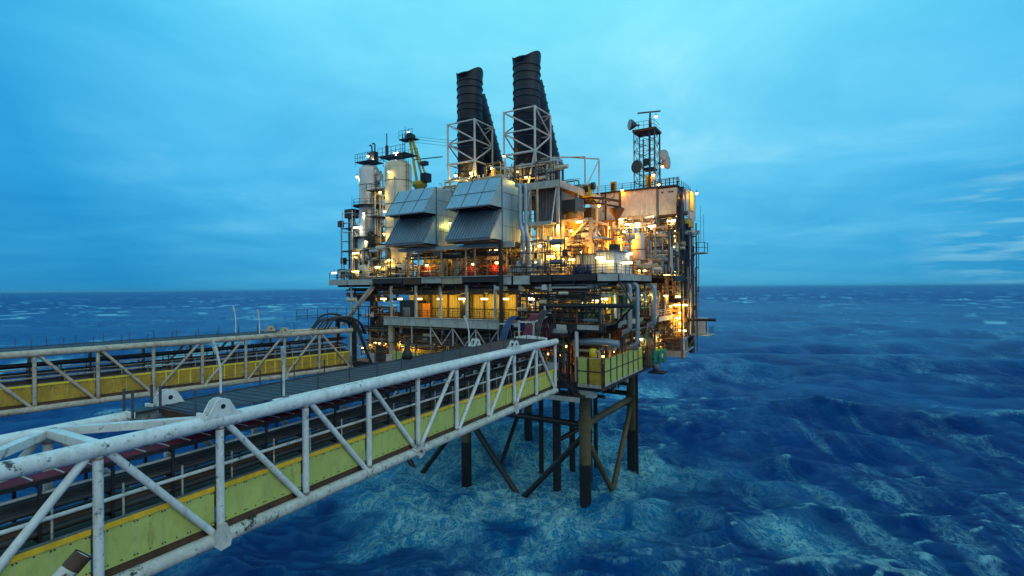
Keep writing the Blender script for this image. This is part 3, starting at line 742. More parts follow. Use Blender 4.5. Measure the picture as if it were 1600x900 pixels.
# wind wall of square sage sheets round the near corner
t = Thing('wind_wall', 'sage green square sheets in dark framing round the near lower corner', 'wall', PF(3.9, -3, 16.6))
for j, z in enumerate((16.85, 18.55)):
    for a0, a1 in ((.55, 1.75), (2.1, 3.75)): t.part('sheet', MB().box(a0, a1, -3.02, -2.95, z, z + 1.6), M['green' if a0 < 1 else 'olive'])
    b = -2.6
    while b < 13.4:
        t.part('sheet', MB().box(3.92, 3.99, b, b + 2.15, z, z + 1.6), M['green']); b += 2.35
for a in (.4, 1.95, 3.85): t.part('frame_post', MB().box(a - .08, a + .08, -3.15, -3.03, 16.5, 20.3), M['rusty'])
for k in range(8): t.part('frame_post', MB().box(4.0, 4.1, -2.75 + k * 2.35 - .07, -2.75 + k * 2.35 + .07, 16.5, 20.2), M['dark'])
t.part('frame_rail', MB().box(3.995, 4.06, -2.7, 13.7, 18.44, 18.56), M['dark']); t.part('frame_rail', MB().box(3.995, 4.08, -2.7, 13.7, 16.6, 16.84), M['beam'])
t.part('frame_rail', MB().box(.5, 3.8, -3.09, -3.025, 18.44, 18.56), M['dark']); t.part('frame_rail', MB().box(.5, 3.8, -3.12, -3.025, 16.4, 16.82), M['beam'])

# ------------------------------------------------------------------ guard rails
def railing(label, pts, z, step=1.6, h=1.15, mat='darkb', F=PF, mids=(.4, .78)):
    c = pts[len(pts) // 2]
    t = Thing('guard_rail', label, 'railing', F(c[0], c[1], z), 'guard rails along deck edges')
    for p, q in zip(pts, pts[1:]):
        L = math.hypot(q[0] - p[0], q[1] - p[1]); n = max(1, int(L / step))
        for k in range(n + 1):
            x, y = p[0] + (q[0] - p[0]) * k / n, p[1] + (q[1] - p[1]) * k / n
            t.part('rail_post', MB(F).box(x - .035, x + .035, y - .035, y + .035, z, z + h), M[mat])
    for hh in mids + (h,):
        t.part('rail', MB(F).path([(p[0], p[1], z + hh) for p in pts], .035, 5), M[mat])
    return t
railing('dark railing along the left end of the main deck by the white columns', [(-47.8, 2), (-47.8, -3.1), (-37, -3.1)], 31.2)
railing('dark railing in front of the red machinery under the air intakes', [(-36, -3.1), (-11.8, -3.1)], 31.25)
railing('dark railing on the main deck edge right of the tall black post', [(-10.4, -3.1), (-.4, -3.1)], 31.2)
railing('dark railing round the white cabin at the near main deck corner', [(.2, -3.05), (5.9, -3.05), (5.9, 9)], 31.2)
railing('rusty railing along the middle gallery over the pale beam', [(-34, -2.4), (-10.5, -2.4)], 24.8, 1.6, 1.1, 'rusty')
railing('dark railing on the middle deck right of the cable loops', [(-8, -2.8), (3.9, -2.8), (3.9, 13.5)], 24.65)
railing('pale railing on the middle deck beyond the grey riser pipes', [(6.3, 14.4), (6.3, 26.6)], 24.7, 1.6, 1.1, 'pipew')
# ------------------------------------------------------------------ air intakes
t = Thing('upper_deck_floor', 'pale plate roof of the machinery gallery carrying the two air intakes', 'deck', PF(-20, 0, 35.4))
t.part('floor_slab', MB().box(-31.4, -9.3, -2.6, 7, 35.55, 35.9), M['concrete'])
t.part('edge_beam', MB().box(-31.4, -12.3, -2.9, -2.62, 35.35, 35.95), M['beam']); t.part('edge_beam', MB().box(-12.1, -9.2, -2.9, -2.62, 35.2, 36.05), M['beam'])
for px in (638, 654, 690, 728, 742, 781):
    a, _ = ont(px, 410, -2.7); t.part('column', MB().beam((a, -2.7, 31.2), (a, -2.7, 35.5), .22), M['pipet'])
t.part('knee_brace', MB().beam((-31.2, -2.6, 31.3), (-28.6, -2.6, 35.4), .2), M['beam']); t.part('knee_brace', MB().beam((-16.5, -2.5, 32.2), (-12.6, -2.5, 35.3), .2), M['rusty'])
t.part('knee_brace', MB().beam((-19.6, -2.5, 31.3), (-16.8, -2.5, 33.3), .16), M['rusty'])

def hood(a0, a1, label):
    t = Thing('air_intake', label, 'air intake', PF((a0 + a1) / 2, 0, 35.9), 'hooded air intakes')
    body = MB(); body.prism([(-2.85, 36.1), (2.0, 36.1), (3.1, 37.4), (3.3, 43.7), (.6, 45.2), (-2.85, 45.2)], a0 + .03, a1 - .03)
    t.part('housing', body, M['grey'])
    t.part('side_sheet', MB().corr((a1, -2.75, 36.1), (a1, 2.1, 36.1), (0, 0, 8.1), .62, .05, .03), M['grey'])
    for z in (38.4, 40.9, 43.2): t.part('seam_strip', MB().box(a1 + .02, a1 + .07, -2.8, 2.2, z - .03, z + .03), M['greyd'])
    t.part('corner_trim', MB().box(a1 - .1, a1 + .09, -3.0, -2.84, 36.1, 45.15), M['greyd'])
    t.part('louvre', MB().box(a0 + .1, a1 - .1, -2.95, -2.86, 36.3, 45), M['black'])  # black sheet standing for the dark gap inside the hoods
    # upper hood: sloping roof, triangular cheek
    u = MB(); u.prism([(-2.95, 45.25), (-6.0, 41.05), (-6.0, 40.9), (-2.95, 45.05)], a0, a1)
    up = t.part('upper_hood', u, M['grey'])
    n = 14
    for k in range(n + 1):
        a = a0 + .03 + (a1 - a0 - .06) * k / n
        t.part('standing_seam', MB().beam((a, -3.0, 45.24), (a, -5.98, 41.12), .05 if k % 5 else .1, .07), M['grey'] if k % 5 else M['greyd'], up)
    t.part('standing_seam', MB().beam((a0, -4.55, 43.12), (a1, -4.55, 43.12), .1, .05), M['greyd'], up)
    for a, m in ((a1 - .06, 'grey'), (a0, 'grey')):
        t.part('cheek', MB().prism([(-2.95, 45.2), (-6.0, 40.95), (-2.95, 40.95)], a, a + .06), M[m], up)
    t.part('eave', MB().box(a0 - .03, a1 + .03, -6.06, -5.94, 40.82, 41.02), M['greyd'], up)
    # lower hood: ribbed sheet
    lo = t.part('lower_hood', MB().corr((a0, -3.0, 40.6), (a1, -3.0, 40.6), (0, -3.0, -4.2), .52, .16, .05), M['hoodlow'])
    for a in (a1 - .06, a0):
        t.part('cheek', MB().prism([(-2.95, 40.5), (-6.0, 36.3), (-2.95, 36.3)], a, a + .06), M['grey'], lo)
    t.part('standing_seam', MB().beam((a0, -4.62, 38.5), (a1, -4.62, 38.5), .09, .06), M['greyd'], lo)
    t.part('eave', MB().box(a0 - .03, a1 + .03, -6.06, -5.96, 36.12, 36.4), M['greyd'], lo)
    t.part('underside', MB().box(a0 + .1, a1 - .1, -5.9, -3.0, 36.0, 36.1), M['dark'])
    for k in range(6):
        a = a0 + .6 + (a1 - a0 - 1.2) * k / 5
        t.part('strut', MB().beam((a, -2.9, 40.7), (a, -5.8, 40.8), .09), M['dark'])
    return t
h1 = hood(-18.95, -11.15, 'large grey hooded air intake, the nearer of two, directly below the twin exhaust stacks')
tree = [(c, kids(c)) for c in kids(h1.o)]
copy_thing(h1.o, PF((-31.0 - 23.2) / 2, 0, 35.9), None, 'large grey hooded air intake, the farther of two, beside the white columns', tree)

# ------------------------------------------------------------------ exhaust stacks
def stack(a, b, label):
    t = Thing('exhaust_stack', label, 'exhaust stack', PF(a, b, 44), 'paired exhaust stacks')
    r = 2.12
    ear = lambda th: 1.25 * abs(math.cos(th)) ** 2.2 - .55
    v = t.part('flue', MB().lathe(a, b, [(r, 44.5), (r, 61.8), (r * 1.0, 63.9), (r * 1.06, 65.2), (r * 1.09, 65.5)], 28, ear), M['stack'])
    t.part('flue_lining', MB().lathe(a, b, [(.05, 61.4), (r - .12, 61.5), (r - .1, 64.1), (r * 1.06 - .06, 65.45)], 28, ear), M['black'], v)
    for z in np.arange(46.2, 64.2, 1.28) + np.array([.0, .22, -.15, .1, -.05, .3, -.2, .05, .12, -.1, .18, -.12, .06, .1, -.06][:len(np.arange(46.2, 64.2, 1.28))]): t.part('hoop', MB().lathe(a, b, [(r, z - .13), (r + .13, z - .1), (r + .13, z + .1), (r, z + .13)], 28), M['stack'], v)
    # leaning duct that joins from behind
    p = [(a, b + 7.6, 51.0), (a, b + 5.9, 54.0), (a, b + .9, 63.6)]
    d = MB(); d.tube((a, b + 6.9, 51.6), (a, b + 1.2, 62.2), 1.95, 24)
    ld = t.part('leaning_duct', d, M['stack'])
    A, B = PF(a, b + 6.9, 51.6), PF(a, b + 1.2, 62.2); dv_ = (B - A)
    for k in range(9):
        c = A + dv_ * (.06 + k * .105); e = c + dv_.normalized() * .22
        h = MB(); h._tubew([c, e], [2.07, 2.07], 24); t.part('hoop', h, M['stack'], ld)
    t.part('duct_base', MB().lathe(a, b + 7.2, [(2.05, 44.5), (2.05, 51.2), (1.9, 52.2)], 24), M['stack'])
    t.part('flange', MB().lathe(a, b + 7.2, [(2.1, 50.2), (2.5, 50.3), (2.5, 50.9), (2.1, 51.0)], 24), M['pipes'])
    t.part('plinth', MB().box(a - 2.4, a + 2.4, b - 2, b + 9.4, 43.9, 44.9), M['greyd'])
    return t
s1 = stack(-22.75, 5.6, 'black ribbed exhaust stack with leaning duct, the lower-looking left one')
tree = [(c, kids(c)) for c in kids(s1.o)]
copy_thing(s1.o, PF(-11.7, 5.6, 44), None, 'black ribbed exhaust stack with leaning duct, the taller-looking right one', tree)
def lattice(a0, a1, b0, b1, label):
    t = Thing('lattice_cage', label, 'steel frame', PF((a0 + a1) / 2, b0, 45), 'white lattice frames round the stacks')
    zs = [50.1, 53.5, 56.8]; cs = [(a0, b0), (a1, b0), (a1, b1), (a0, b1)]
    for i, (a, b) in enumerate(cs):
        a2, b2 = cs[(i + 1) % 4]
        t.part('corner_post', MB().tube((a, b, 50.1), (a, b, 56.9), .17, 10), M['lattice'])
        for z in zs: t.part('ring_bar', MB().tube((a, b, z), (a2, b2, z), .13, 8), M['lattice'])
        for z0, z1 in ((50.1, 53.5), (53.5, 56.8)):
            if i % 2 == 0: t.part('brace', MB().tube((a, b, z1), (a2, b2, z0), .12, 8), M['lattice'])
            else: t.part('brace', MB().tube((a, b, z1 if z0 > 53 else z0), (a2, b2, z0 if z0 > 53 else z1), .12, 8), M['lattice'])
        ma, mb2 = (a + a2) / 2, (b + b2) / 2
        t.part('splayed_leg', MB().tube((a, b, 50.1), (a * .75 + ma * .25, b * .75 + mb2 * .25, 45), .19, 10), M['lattice'])
        t.part('splayed_leg', MB().tube((a2, b2, 50.1), (a2 * .55 + ma * .45, b2 * .55 + mb2 * .45, 45), .16, 10), M['lattice'])
    for b in (b0, b1): t.part('tie', MB().tube((a0 - .2, b, 50.1), (a1 + .2, b, 50.1), .18, 8), M['lattice'])
    return t
f1 = lattice(-25.5, -20.0, 3.0, 8.2, 'white tubular lattice frame round the left exhaust stack')
tree = [(c, []) for c in kids(f1.o)]
copy_thing(f1.o, PF(-11.65, 3.0, 45), None, 'white tubular lattice frame round the right exhaust stack', tree)

# roof deck under the stacks, stepped down at the right
t = Thing('stack_deck', 'pale plate deck carrying the exhaust stacks and stepping out over the process area', 'deck', PF(-16, 8, 44))
t.part('deck_slab', MB().box(-31, -9.2, 3.4, 16, 43.3, 43.8), M['concrete']); t.part('deck_slab', MB().box(-9.1, -4.2, 1.2, 17, 43.9, 44.3), M['concrete'])
t.part('edge_beam', MB().box(-9.2, -4.1, .9, 1.18, 43.8, 44.8), M['beam']); t.part('edge_beam', MB().box(-4.18, -3.9, 1.2, 17, 43.8, 44.8), M['beam'])
for a, b in ((-4.3, 1.3), (-4.3, 8), (-4.3, 16), (-8.9, 1.3)): t.part('column', MB().beam((a, b, 31.2), (a, b, 43.9), .36), M['beam'])
t.part('outrigger', MB().tube((-4.0, 16.5, 44.8), (-4.0, 16.5, 51), .13, 8), M['lattice']); t.part('outrigger', MB().tube((-4.0, 10.5, 44.8), (-4.0, 10.5, 50.1), .13, 8), M['lattice'])
t.part('outrigger_brace', MB().tube((-4.0, 10.5, 44.9), (-4.0, 16.5, 50.9), .11, 8), M['lattice']); t.part('outrigger_brace', MB().tube((-4.0, 10.5, 50.1), (-9, 8.2, 50.1), .11, 8), M['lattice'])
t.part('outrigger_brace', MB().tube((-4.0, 16.5, 51), (-9.5, 13.5, 51.5), .13, 8), M['lattice'])
t = Thing('balcony', 'hanging steel balcony with stair under the stack deck, right of the near air intake', 'balcony', PF(-6.7, 0, 38.6))
t.part('floor', MB().box(-9.0, -4.4, -.6, 3, 38.5, 38.65), M['greyd']); t.part('fascia', MB().box(-9.0, -4.4, -.7, -.58, 38.3, 38.8), M['beam'])
for k in range(6): t.part('rail_post', MB().box(-9 + k * .92 - .03, -9 + k * .92 + .03, -.65, -.59, 38.7, 39.9), M['greyd'])
for z in (39.3, 39.9): t.part('rail', MB().tube((-9, -.62, z), (-4.4, -.62, z), .035, 5), M['greyd'])
t.part('hanger', MB().tube((-8.8, -.4, 38.6), (-8.8, 1.2, 44), .09, 6), M['pipew']); t.part('hanger', MB().tube((-4.5, -.4, 38.6), (-4.5, 1.2, 44), .09, 6), M['pipew']); t.part('hanger', MB().tube((-6.7, -.5, 38.6), (-6.7, -.5, 44), .16, 8), M['pipet'])
t.part('backing', MB().corr((-9.0, 3.0, 38.6), (-4.4, 3.0, 38.6), (0, 0, 5.2), .5, .08), M['greyd'])
t.part('backing', MB().box(-4.5, -4.4, 3.2, 8, 38.7, 43.4), M['greyd'])
t.part('post', MB().tube((-6.0, -.3, 31.2), (-6.0, -.3, 38.6), .16, 8), M['pipet']); t.part('post', MB().tube((-8.6, -.3, 31.2), (-8.6, -.3, 38.6), .14, 8), M['rusty'])
for i, (a, b, m) in enumerate(((-9.1, -1.2, 'pipes'), (-8.35, -.9, 'pipes'))):
    single('downpipe', MB().path([(a - .9, b + .4, 44.3 - i * .1), (a, b, 44.3 - i * .1), (a, b, 38.4 - i), (a + .5, b, 37.2 - i), (a + .5, b, 31.2)], .29, 12, 1.0), M[m],
           ('thick silver downpipe with goose-neck, next to the near air intake', 'thick silver downpipe with goose-neck, right of its twin')[i], 'pipe', PF(a, b, 31.2), 'silver goose-neck downpipes')
single('roof_duct', MB().path([(-21.6, 2.2, 44.2), (-21.6, 2.2, 46.3), (-13.4, 1.6, 46.6), (-13.4, 1.6, 44.2)], .42, 14, 1.2), M['pipet'], 'thick tan pipe bent over the roof between stacks and near air intake', 'pipe', PF(-18, 2, 44))

# ------------------------------------------------------------------ white process columns at the left end
def column_vessel(a, b, r, z1, label, mat, plats):
    t = Thing('process_column', label, 'process column', PF(a, b, 31.2), 'tall white process columns')
    v = t.part('shell', MB().lathe(a, b, [(r * 1.12, 31.2), (r * 1.12, 32.2), (r, 32.6), (r, z1 - .9), (r * .93, z1 - .4), (r * .7, z1), (r * .3, z1 + .22), (.01, z1 + .25)], 28), M[mat])
    for z in np.linspace(36, z1 - 3.5, 4): t.part('ring_seam', MB().lathe(a, b, [(r, z - .06), (r + .05, z - .05), (r + .05, z + .05), (r, z + .06)], 28), M['greyd'], v)
    for (z, th0) in plats:
        g = t.part('work_platform', MB().lathe(a, b, [(r + .05, z), (r + 1.1, z), (r + 1.1, z + .12), (r + .05, z + .12)], 18), M['dark'])
        rm = MB()
        for h in (.55, 1.1):
            pts = [(a + (r + 1.05) * math.cos(k * math.pi / 9), b + (r + 1.05) * math.sin(k * math.pi / 9), z + h) for k in range(19)]
            rm.path(pts, .035, 5)
        for k in range(9):
            x, y = a + (r + 1.05) * math.cos(k * math.pi / 4.5), b + (r + 1.05) * math.sin(k * math.pi / 4.5)
            rm.tube((x, y, z), (x, y, z + 1.1), .035, 5)
        t.part('platform_rail', rm, M['darkb'], g)
    lx, ly = a + r + .35, b - .5
    lm = MB()
    for q in (-.22, .22): lm.tube((lx + q, ly, 31.4), (lx + q, ly, z1), .04, 5)
    for z in np.arange(31.8, z1, .6): lm.tube((lx - .22, ly, z), (lx + .22, ly, z), .025, 4)
    t.part('ladder', lm, M['darkb'])
    cg = MB()
    for z in np.arange(34, z1, 1.2):
        pts = [(lx + .42 * math.cos(k * math.pi / 5), ly - .42 * math.sin(k * math.pi / 5), z) for k in range(6)]; cg.path(pts, .025, 4)
    t.part('ladder_cage', cg, M['darkb'])
    for i, (o, m) in enumerate(((-.5, 'pipew'), (.2, 'pipet'))):
        t.part('side_pipe', MB().path([(a + r * .6 + o * .6, b - r * .85 - .25, 31.4), (a + r * .6 + o * .6, b - r * .85 - .25, z1 - 3 - i * 4), (a + r * .3, b - r * .5, z1 - 3 - i * 4)], .12, 8, .5), M[m])
    return t
v1 = column_vessel(-42.1, 1.2, 1.85, 51.6, 'slim white process column, left and nearer of the pair', 'vessel', [(44.3, 0), (38.6, 0)])
v2 = column_vessel(-36.2, 2.4, 2.35, 51.9, 'wide white domed process column, right of the pair behind the far air intake', 'vesselc', [])
for (a, b, z, w, lab) in ((-42.1, 1.2, 52.2, 1.9, 'caged top platform with upturned vent pipes on the slim white column'), (-36.3, 2.4, 52.8, 3.2, 'railed walkway on top of the wide domed column')):
    t = Thing('top_platform', lab, 'platform', PF(a, b, z), 'platforms on top of the white columns')
    t.part('floor', MB().box(a - w, a + w, b - 1.6, b + 1.6, z, z + .15), M['darkb'])
    for k in range(7):
        x = a - w + 2 * w * k / 6
        for y in (b - 1.6, b + 1.6): t.part('rail_post', MB().tube((x, y, z - .6 if k % 3 == 0 else z), (x, y, z + 1.5), .045, 5), M['darkb'])
    for y in (b - 1.6, b + 1.6):
        for h in (.75, 1.5): t.part('rail', MB().tube((a - w, y, z + h), (a + w, y, z + h), .04, 5), M['darkb'])
    if w < 3:
        for q in (0, .75): t.part('vent_pipe', MB().path([(a + .7 + q, b, z), (a + .7 + q, b, z + 3.0 + q * .3), (a + .3 + q, b, z + 3.3 + q * .3), (a + .1 + q, b, z + 3.1 + q * .3)], .13, 7, .3), M['darkb'])
        t.part('valve_cluster', MB().box(a + .3, a + 1.7, b - .5, b + .5, z + .1, z + 1.9), M['darkb'])
    else:
        t.part('vent_pipe', MB().tube((a - 2.6, b, z), (a - 2.6, b, z + 4.6), .1, 6), M['darkb']); t.part('vent_pipe', MB().tube((a - 2.6, b, z), (a - 2.6, b, z + 2.4), .3, 8), M['darkb'])
        for q in (-2.9, 2.9): t.part('stay', MB().tube((a + q, b - 1.5, z), (a + q * .4, b - .5, z - 1.4), .06, 5), M['darkb'])

# scaffold tower of slim vessels left of the columns
t = Thing('pipe_tower', 'slim lit scaffold tower of pipes at the far left end of the main deck', 'scaffold tower', PF(-45.3, 0, 31.2))
for (a, b) in ((-46.8, -1), (-44.2, -1), (-46.8, 1.2), (-44.2, 1.2)): t.part('upright', MB().tube((a, b, 31.2), (a, b, 43.6), .08, 6), M['pipew'])
for z in np.arange(33, 43.5, 1.7):
    t.part('ledger', MB().path([(-46.8, -1, z), (-44.2, -1, z), (-44.2, 1.2, z)], .05, 5), M['pipew' if int(z) % 2 else 'darkb'])
    t.part('ledger', MB().tube((-46.8, -1, z), (-46.8, 1.2, z), .05, 5), M['darkb'])
for k, (a, r, m, z1) in enumerate(((-46.2, .3, 'piped', 43.2), (-45.5, .45, 'pipew', 42.2), (-44.9, .22, 'pipet', 41.5), (-44.5, .3, 'pipew', 40), (-45.9, .2, 'pipeb', 38))):
    t.part('riser', MB().tube((a, .2, 31.2), (a, .2, z1), r, 10), M[m])
for z in (36.2, 40.4): t.part('grating', MB().box(-47, -44, -1.2, 1.3, z, z + .1), M['darkb'])
t.part('head_box', MB().box(-46.7, -44.6, -.6, .9, 42.4, 44), M['darkb'])
t.part('whip', MB().tube((-45.6, .2, 44), (-45.6, .2, 46.5), .03, 4), M['darkb'])
for z, px, lab in ((41.4, 540, 'square dark floodlight back facing out, upper one at the far left tower'), (34.6, 543, 'square dark floodlight on a ladder mast, lower one at the far left')):
    a = -47.6 if z > 40 else -46.9
    t = Thing('floodlight', lab, 'floodlight', PF(a, -.6, 31.2), 'square floodlights at the far left end')
    t.part('lamp_box', MB().extr([(a - .5, z - .55), (a + .4, z - .7), (a + .4, z + .6), (a - .5, z + .5)], -1.0, -.3), M['darkb'])
    t.part('glass', MB().box(a - .42, a + .3, -1.06, -1.02, z - .42, z + .4), M['dishd'])
    t.part('mast', MB().tube((a, -.6, 31.2), (a, -.6, z - .5), .07, 6), M['darkb']); t.part('arm', MB().tube((a, -.6, z), (a + 1.0, -.6, z), .06, 6), M['darkb'])

# ------------------------------------------------------------------ yellow crane behind the hoods
t = Thing('deck_crane', 'yellow pedestal crane with raised lattice legs behind the far air intake', 'crane', PF(-36.6, 9, 44))
t.part('pedestal', MB().lathe(-37, 9, [(1.0, 40), (1.0, 48.5), (1.4, 48.8), (1.4, 49.6)], 16), M['crane'])
t.part('gantry_leg', MB().beam((-37.6, 9, 49.3), (-39.5, 9, 58.3), .38), M['crane']); t.part('gantry_leg', MB().beam((-34.9, 9, 49.3), (-38.9, 9, 58.3), .28), M['crane'])
t.part('gantry_leg', MB().beam((-37.6, 11, 49.3), (-39.2, 9.4, 58.3), .3), M['crane'])
t.part('cab', MB().box(-36.2, -34.8, 8.2, 9.8, 49.4, 51), M['darkb']); t.part('machinery', MB().box(-36.6, -35.2, 8.5, 9.5, 52.6, 53.3), M['darkb'])
t.part('arm', MB().tube((-38.4, 9, 54), (-31.5, 9, 53.6), .1, 6), M['darkb'])
lm = MB()
for q in (-.3, .3): lm.tube((-40.6 + q, 8.6, 44), (-40.6 + q, 8.6, 59.3), .06, 5)
for z in np.arange(44.5, 59, .7): lm.tube((-40.9, 8.6, z), (-40.3, 8.6, z), .04, 4)
t.part('ladder_mast', lm, M['darkb'])
t.part('head_platform', MB().box(-41.3, -37.9, 8, 10, 57.9, 58.1), M['darkb'])
for k in range(5):
    x = -41.3 + k * .85; t.part('rail_post', MB().tube((x, 8, 58), (x, 8, 59.6), .04, 5), M['darkb'])
for z in (58.8, 59.6): t.part('rail', MB().tube((-41.3, 8, z), (-37.9, 8, z), .04, 5), M['darkb'])
t.part('sheave', MB().tube((-39.2, 8.4, 58.5), (-39.2, 9.6, 58.5), .7, 14), M['darkb'])
for k, z in enumerate((58.5, 58.0, 57.4)): t.part('rope', MB().tube((-38.8, 9, z), (-22, 9.5, 54.6 - k * .5), .03, 4), M['darkb'])
t.part('pole', MB().tube((-40.6, 9, 58), (-40.6, 9, 60.8), .05, 5), M['darkb'])

# ------------------------------------------------------------------ accommodation block and its neighbours
t = Thing('accommodation_block', 'weathered pale clad block with flat roof under the telecom mast', 'building', PF(0, 26, 31.2))
t.part('wall', MB().corr((-8, 22, 41.2), (4.2, 22, 41.2), (0, 0, 4.9), .9, .05, .05), M['peach'])
t.part('wall', MB().box(-8, 4.2, 22.3, 32, 41.0, 46), M['peach'])
t.part('roof', MB().box(-8.2, 7.6, 21.7, 32.4, 46.05, 46.35), M['dark'])
for a in (-4.9, -2.2, 4.25): t.part('corner_strip', MB().box(a - .15, a + .15, 21.7, 21.83, 41.2, 46), M['rusty' if a < 0 else 'greyd'])
t.part('lower_wall', MB().corr((-17, 20, 31.2), (-.9, 20, 31.2), (0, 0, 9.6), .62, .12), M['peach'])
t.part('wall_ledge', MB().box(-9.6, -.8, 19.6, 19.9, 40.7, 41.0), M['rusty']); t.part('wall_ledge', MB().box(-9.6, -.8, 19.65, 19.86, 36.0, 36.3), M['rusty'])
t.part('lower_wall', MB().box(-.6, 7.6, 27, 31.5, 31.3, 41), M['dark'])
t.part('end_wall', MB().box(8.3, 8.5, 24, 31.5, 41.3, 45.9), M['peachb'])
bx = t.part('plant_box', MB().box(4.45, 7.45, 21.9, 25.8, 41.5, 45.9), M['peachb'])
for a in (5.1, 6.3, 6.75): t.part('vent', MB().box(a - .16, a + .16, 21.84, 21.89, 45.1, 45.35), M['black'], bx)
t.part('under_frame', MB().box(4.4, 7.5, 21.8, 26, 41.25, 41.5), M['rusty'], bx)
t.part('edge_column', MB().box(7.7, 8.35, 22.6, 23.5, 31.2, 46.0), M['darkb']); t.part('edge_column', MB().box(4.05, 4.4, 22.1, 22.9, 31.2, 41.3), M['greyd'])
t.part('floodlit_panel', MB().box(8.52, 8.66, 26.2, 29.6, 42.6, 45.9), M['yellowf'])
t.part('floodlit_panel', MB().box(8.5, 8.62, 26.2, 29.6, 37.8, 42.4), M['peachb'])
railing('thin railing on the accommodation roof beneath the mast', [(-8, 21.8), (7.5, 21.8), (7.5, 32)], 46.35, 1.5)
t = Thing('roof_locker', 'small yellow locker on the accommodation roof left of the mast', 'locker', PF(-3.6, 22.4, 46.35))
t.part('body', MB().box(-4.1, -3.2, 22.1, 22.8, 46.4, 48), M['crane']); t.part('lid', MB().box(-4.15, -3.15, 22.05, 22.85, 48, 48.1), M['crane']); t.part('door', MB().box(-3.95, -3.35, 22.06, 22.09, 46.6, 47.8), M['rusty'])

# open steel frame with floors below the block (right end)
t = Thing('service_tower', 'open steel tower of lit floors and stairs at the right end of the platform', 'tower', PF(6, 25, 17))
for a in (1.2, 4.6, 8.2):
    for b in (21.6, 30.5): t.part('column', MB().box(a - .15, a + .15, b - .15, b + .15, 17.5, 41.2), M['dark' if a < 8 else 'mast'])
for z in (21.0, 27.4, 34.3, 36.6, 39.0):
    t.part('floor', MB().box(1.0, 8.4, 22.4, 30.6, z - .12, z), M['rusty']); t.part('floor_edge', MB().box(1.0, 8.4, 21.5, 21.65, z - .3, z), M['dark'])
    t.part('floor_edge', MB().box(8.3, 8.45, 21.5, 30.6, z - .3, z), M['beam' if z < 30 else 'dark'])
    for h in (.6, 1.1): t.part('rail', MB().path([(1, 21.45, z + h), (8.4, 21.45, z + h), (8.45, 30.6, z + h)], .035, 5), M['darkb'])
    for k in range(6): t.part('rail_post', MB().tube((1.2 + k * 1.44, 21.45, z), (1.2 + k * 1.44, 21.45, z + 1.1), .035, 5), M['darkb'])
for i, z in enumerate((21.0, 27.4, 34.3, 36.6)):
    z2 = (27.4, 34.3, 36.6, 39.0)[i]
    for q in (0, .8): t.part('stair_stringer', MB().beam((2 if i % 2 else 7, 22 + q, z), (7 if i % 2 else 2, 22 + q, z2), .08, .25), M['mast'])
t.part('bracket', MB().beam((4.2, 21.3, 38.2), (1.8, 21.3, 35.2), .25), M['pipet']); t.part('bracket', MB().beam((1.8, 21.3, 31.2), (1.8, 21.3, 39), .3), M['pipet'])
t.part('back_sheet', MB().corr((1, 30.3, 17.5), (8.2, 30.3, 17.5), (0, 0, 23.4), .8, .1), M['rusty'])
t.part('side_landing', MB().box(8.5, 11.2, 25.5, 28.4, 35.0, 35.2), M['beam'])
for a, b in ((8.6, 25.5), (11.1, 25.5), (11.1, 28.4), (9.9, 25.5)): t.part('landing_post', MB().tube((a, b, 35.2), (a, b, 36.9), .06, 5), M['darkb'])
for h in (.8, 1.6): t.part('landing_rail', MB().path([(8.6, 25.5, 35.2 + h), (11.1, 25.5, 35.2 + h), (11.1, 28.4, 35.2 + h)], .05, 5), M['darkb'])
t.part('whip', MB().tube((10.4, 26, 36.8), (10.4, 26, 43), .03, 4), M['mast']); t.part('whip', MB().tube((10.9, 26, 36.8), (10.9, 26, 41.6), .03, 4), M['mast'])
t.part('guy_mast', MB().tube((9.9, 25, 18.5), (9.9, 25, 35), .09, 6), M['mast'])
for z in (21, 24.5, 28, 31): t.part('mast_tie', MB().tube((8.4, 25, z), (9.9, 25, z), .06, 5), M['mast'])
for z in (19, 22.5, 26, 29.5): t.part('mast_tie', MB().tube((8.4, 25, z), (9.9, 25, z + 2.4), .05, 5), M['pipet'])

# hung dark container and frame at the lower right
t = Thing('hung_container', 'dark ribbed container on a pale tray at the lower right end of the platform', 'container', PF(5.9, 24, 17.5))
t.part('body', MB().corr((4.4, 24, 18.6), (7.4, 24, 18.6), (0, 0, 3.6), .35, .1), M['greyd']); t.part('body', MB().box(4.45, 7.35, 24.2, 29, 18.6, 22.2), M['greyd'])
t.part('tray', MB().box(4.2, 7.6, 23.7, 29.2, 17.5, 18.5), M['beam']); t.part('lid', MB().box(4.3, 7.5, 23.8, 29.1, 22.22, 22.4), M['rusty'])
for k in range(5): t.part('rib', MB().box(4.4, 7.4, 23.78, 23.86, 18.9 + k * .68, 19.05 + k * .68), M['dark'])
t = Thing('ladder_gate', 'white square ladder frame beside the hung dark container', 'frame', PF(8.2, 24, 17.5))
for b in (24.0, 26.0): t.part('upright', MB().beam((8.0, b, 17.4), (8.0, b, 22.2 if b < 25 else 24), .26), M['pipew'])
for z in (18.2, 20.4): t.part('crossbar', MB().beam((8.0, 24, z), (8.0, 26, z + .1), .24), M['pipew'])
t.part('walk_beam', MB().beam((8.0, 26, 18.4), (8.0, 31, 18.6), .4, .25), M['pipew'])
t = Thing('boom_stub', 'dark horizontal boom sticking out over the sea at the right end', 'boom', PF(9.5, 22.5, 23.9))
t.part('boom', MB().tube((8.4, 22.4, 23.9), (13.2, 22.4, 24.0), .24, 10), M['black']); t.part('end_plate', MB().tube((13.2, 22.4, 24.0), (13.3, 22.4, 24.0), .32, 10), M['black']); t.part('root', MB().box(8.3, 9.0, 22.1, 22.7, 23.6, 24.3), M['rusty'])
t = Thing('outboard_hut', 'small pale and blue hut on the outboard walkway at the far right', 'hut', PF(10.6, 27, 21))
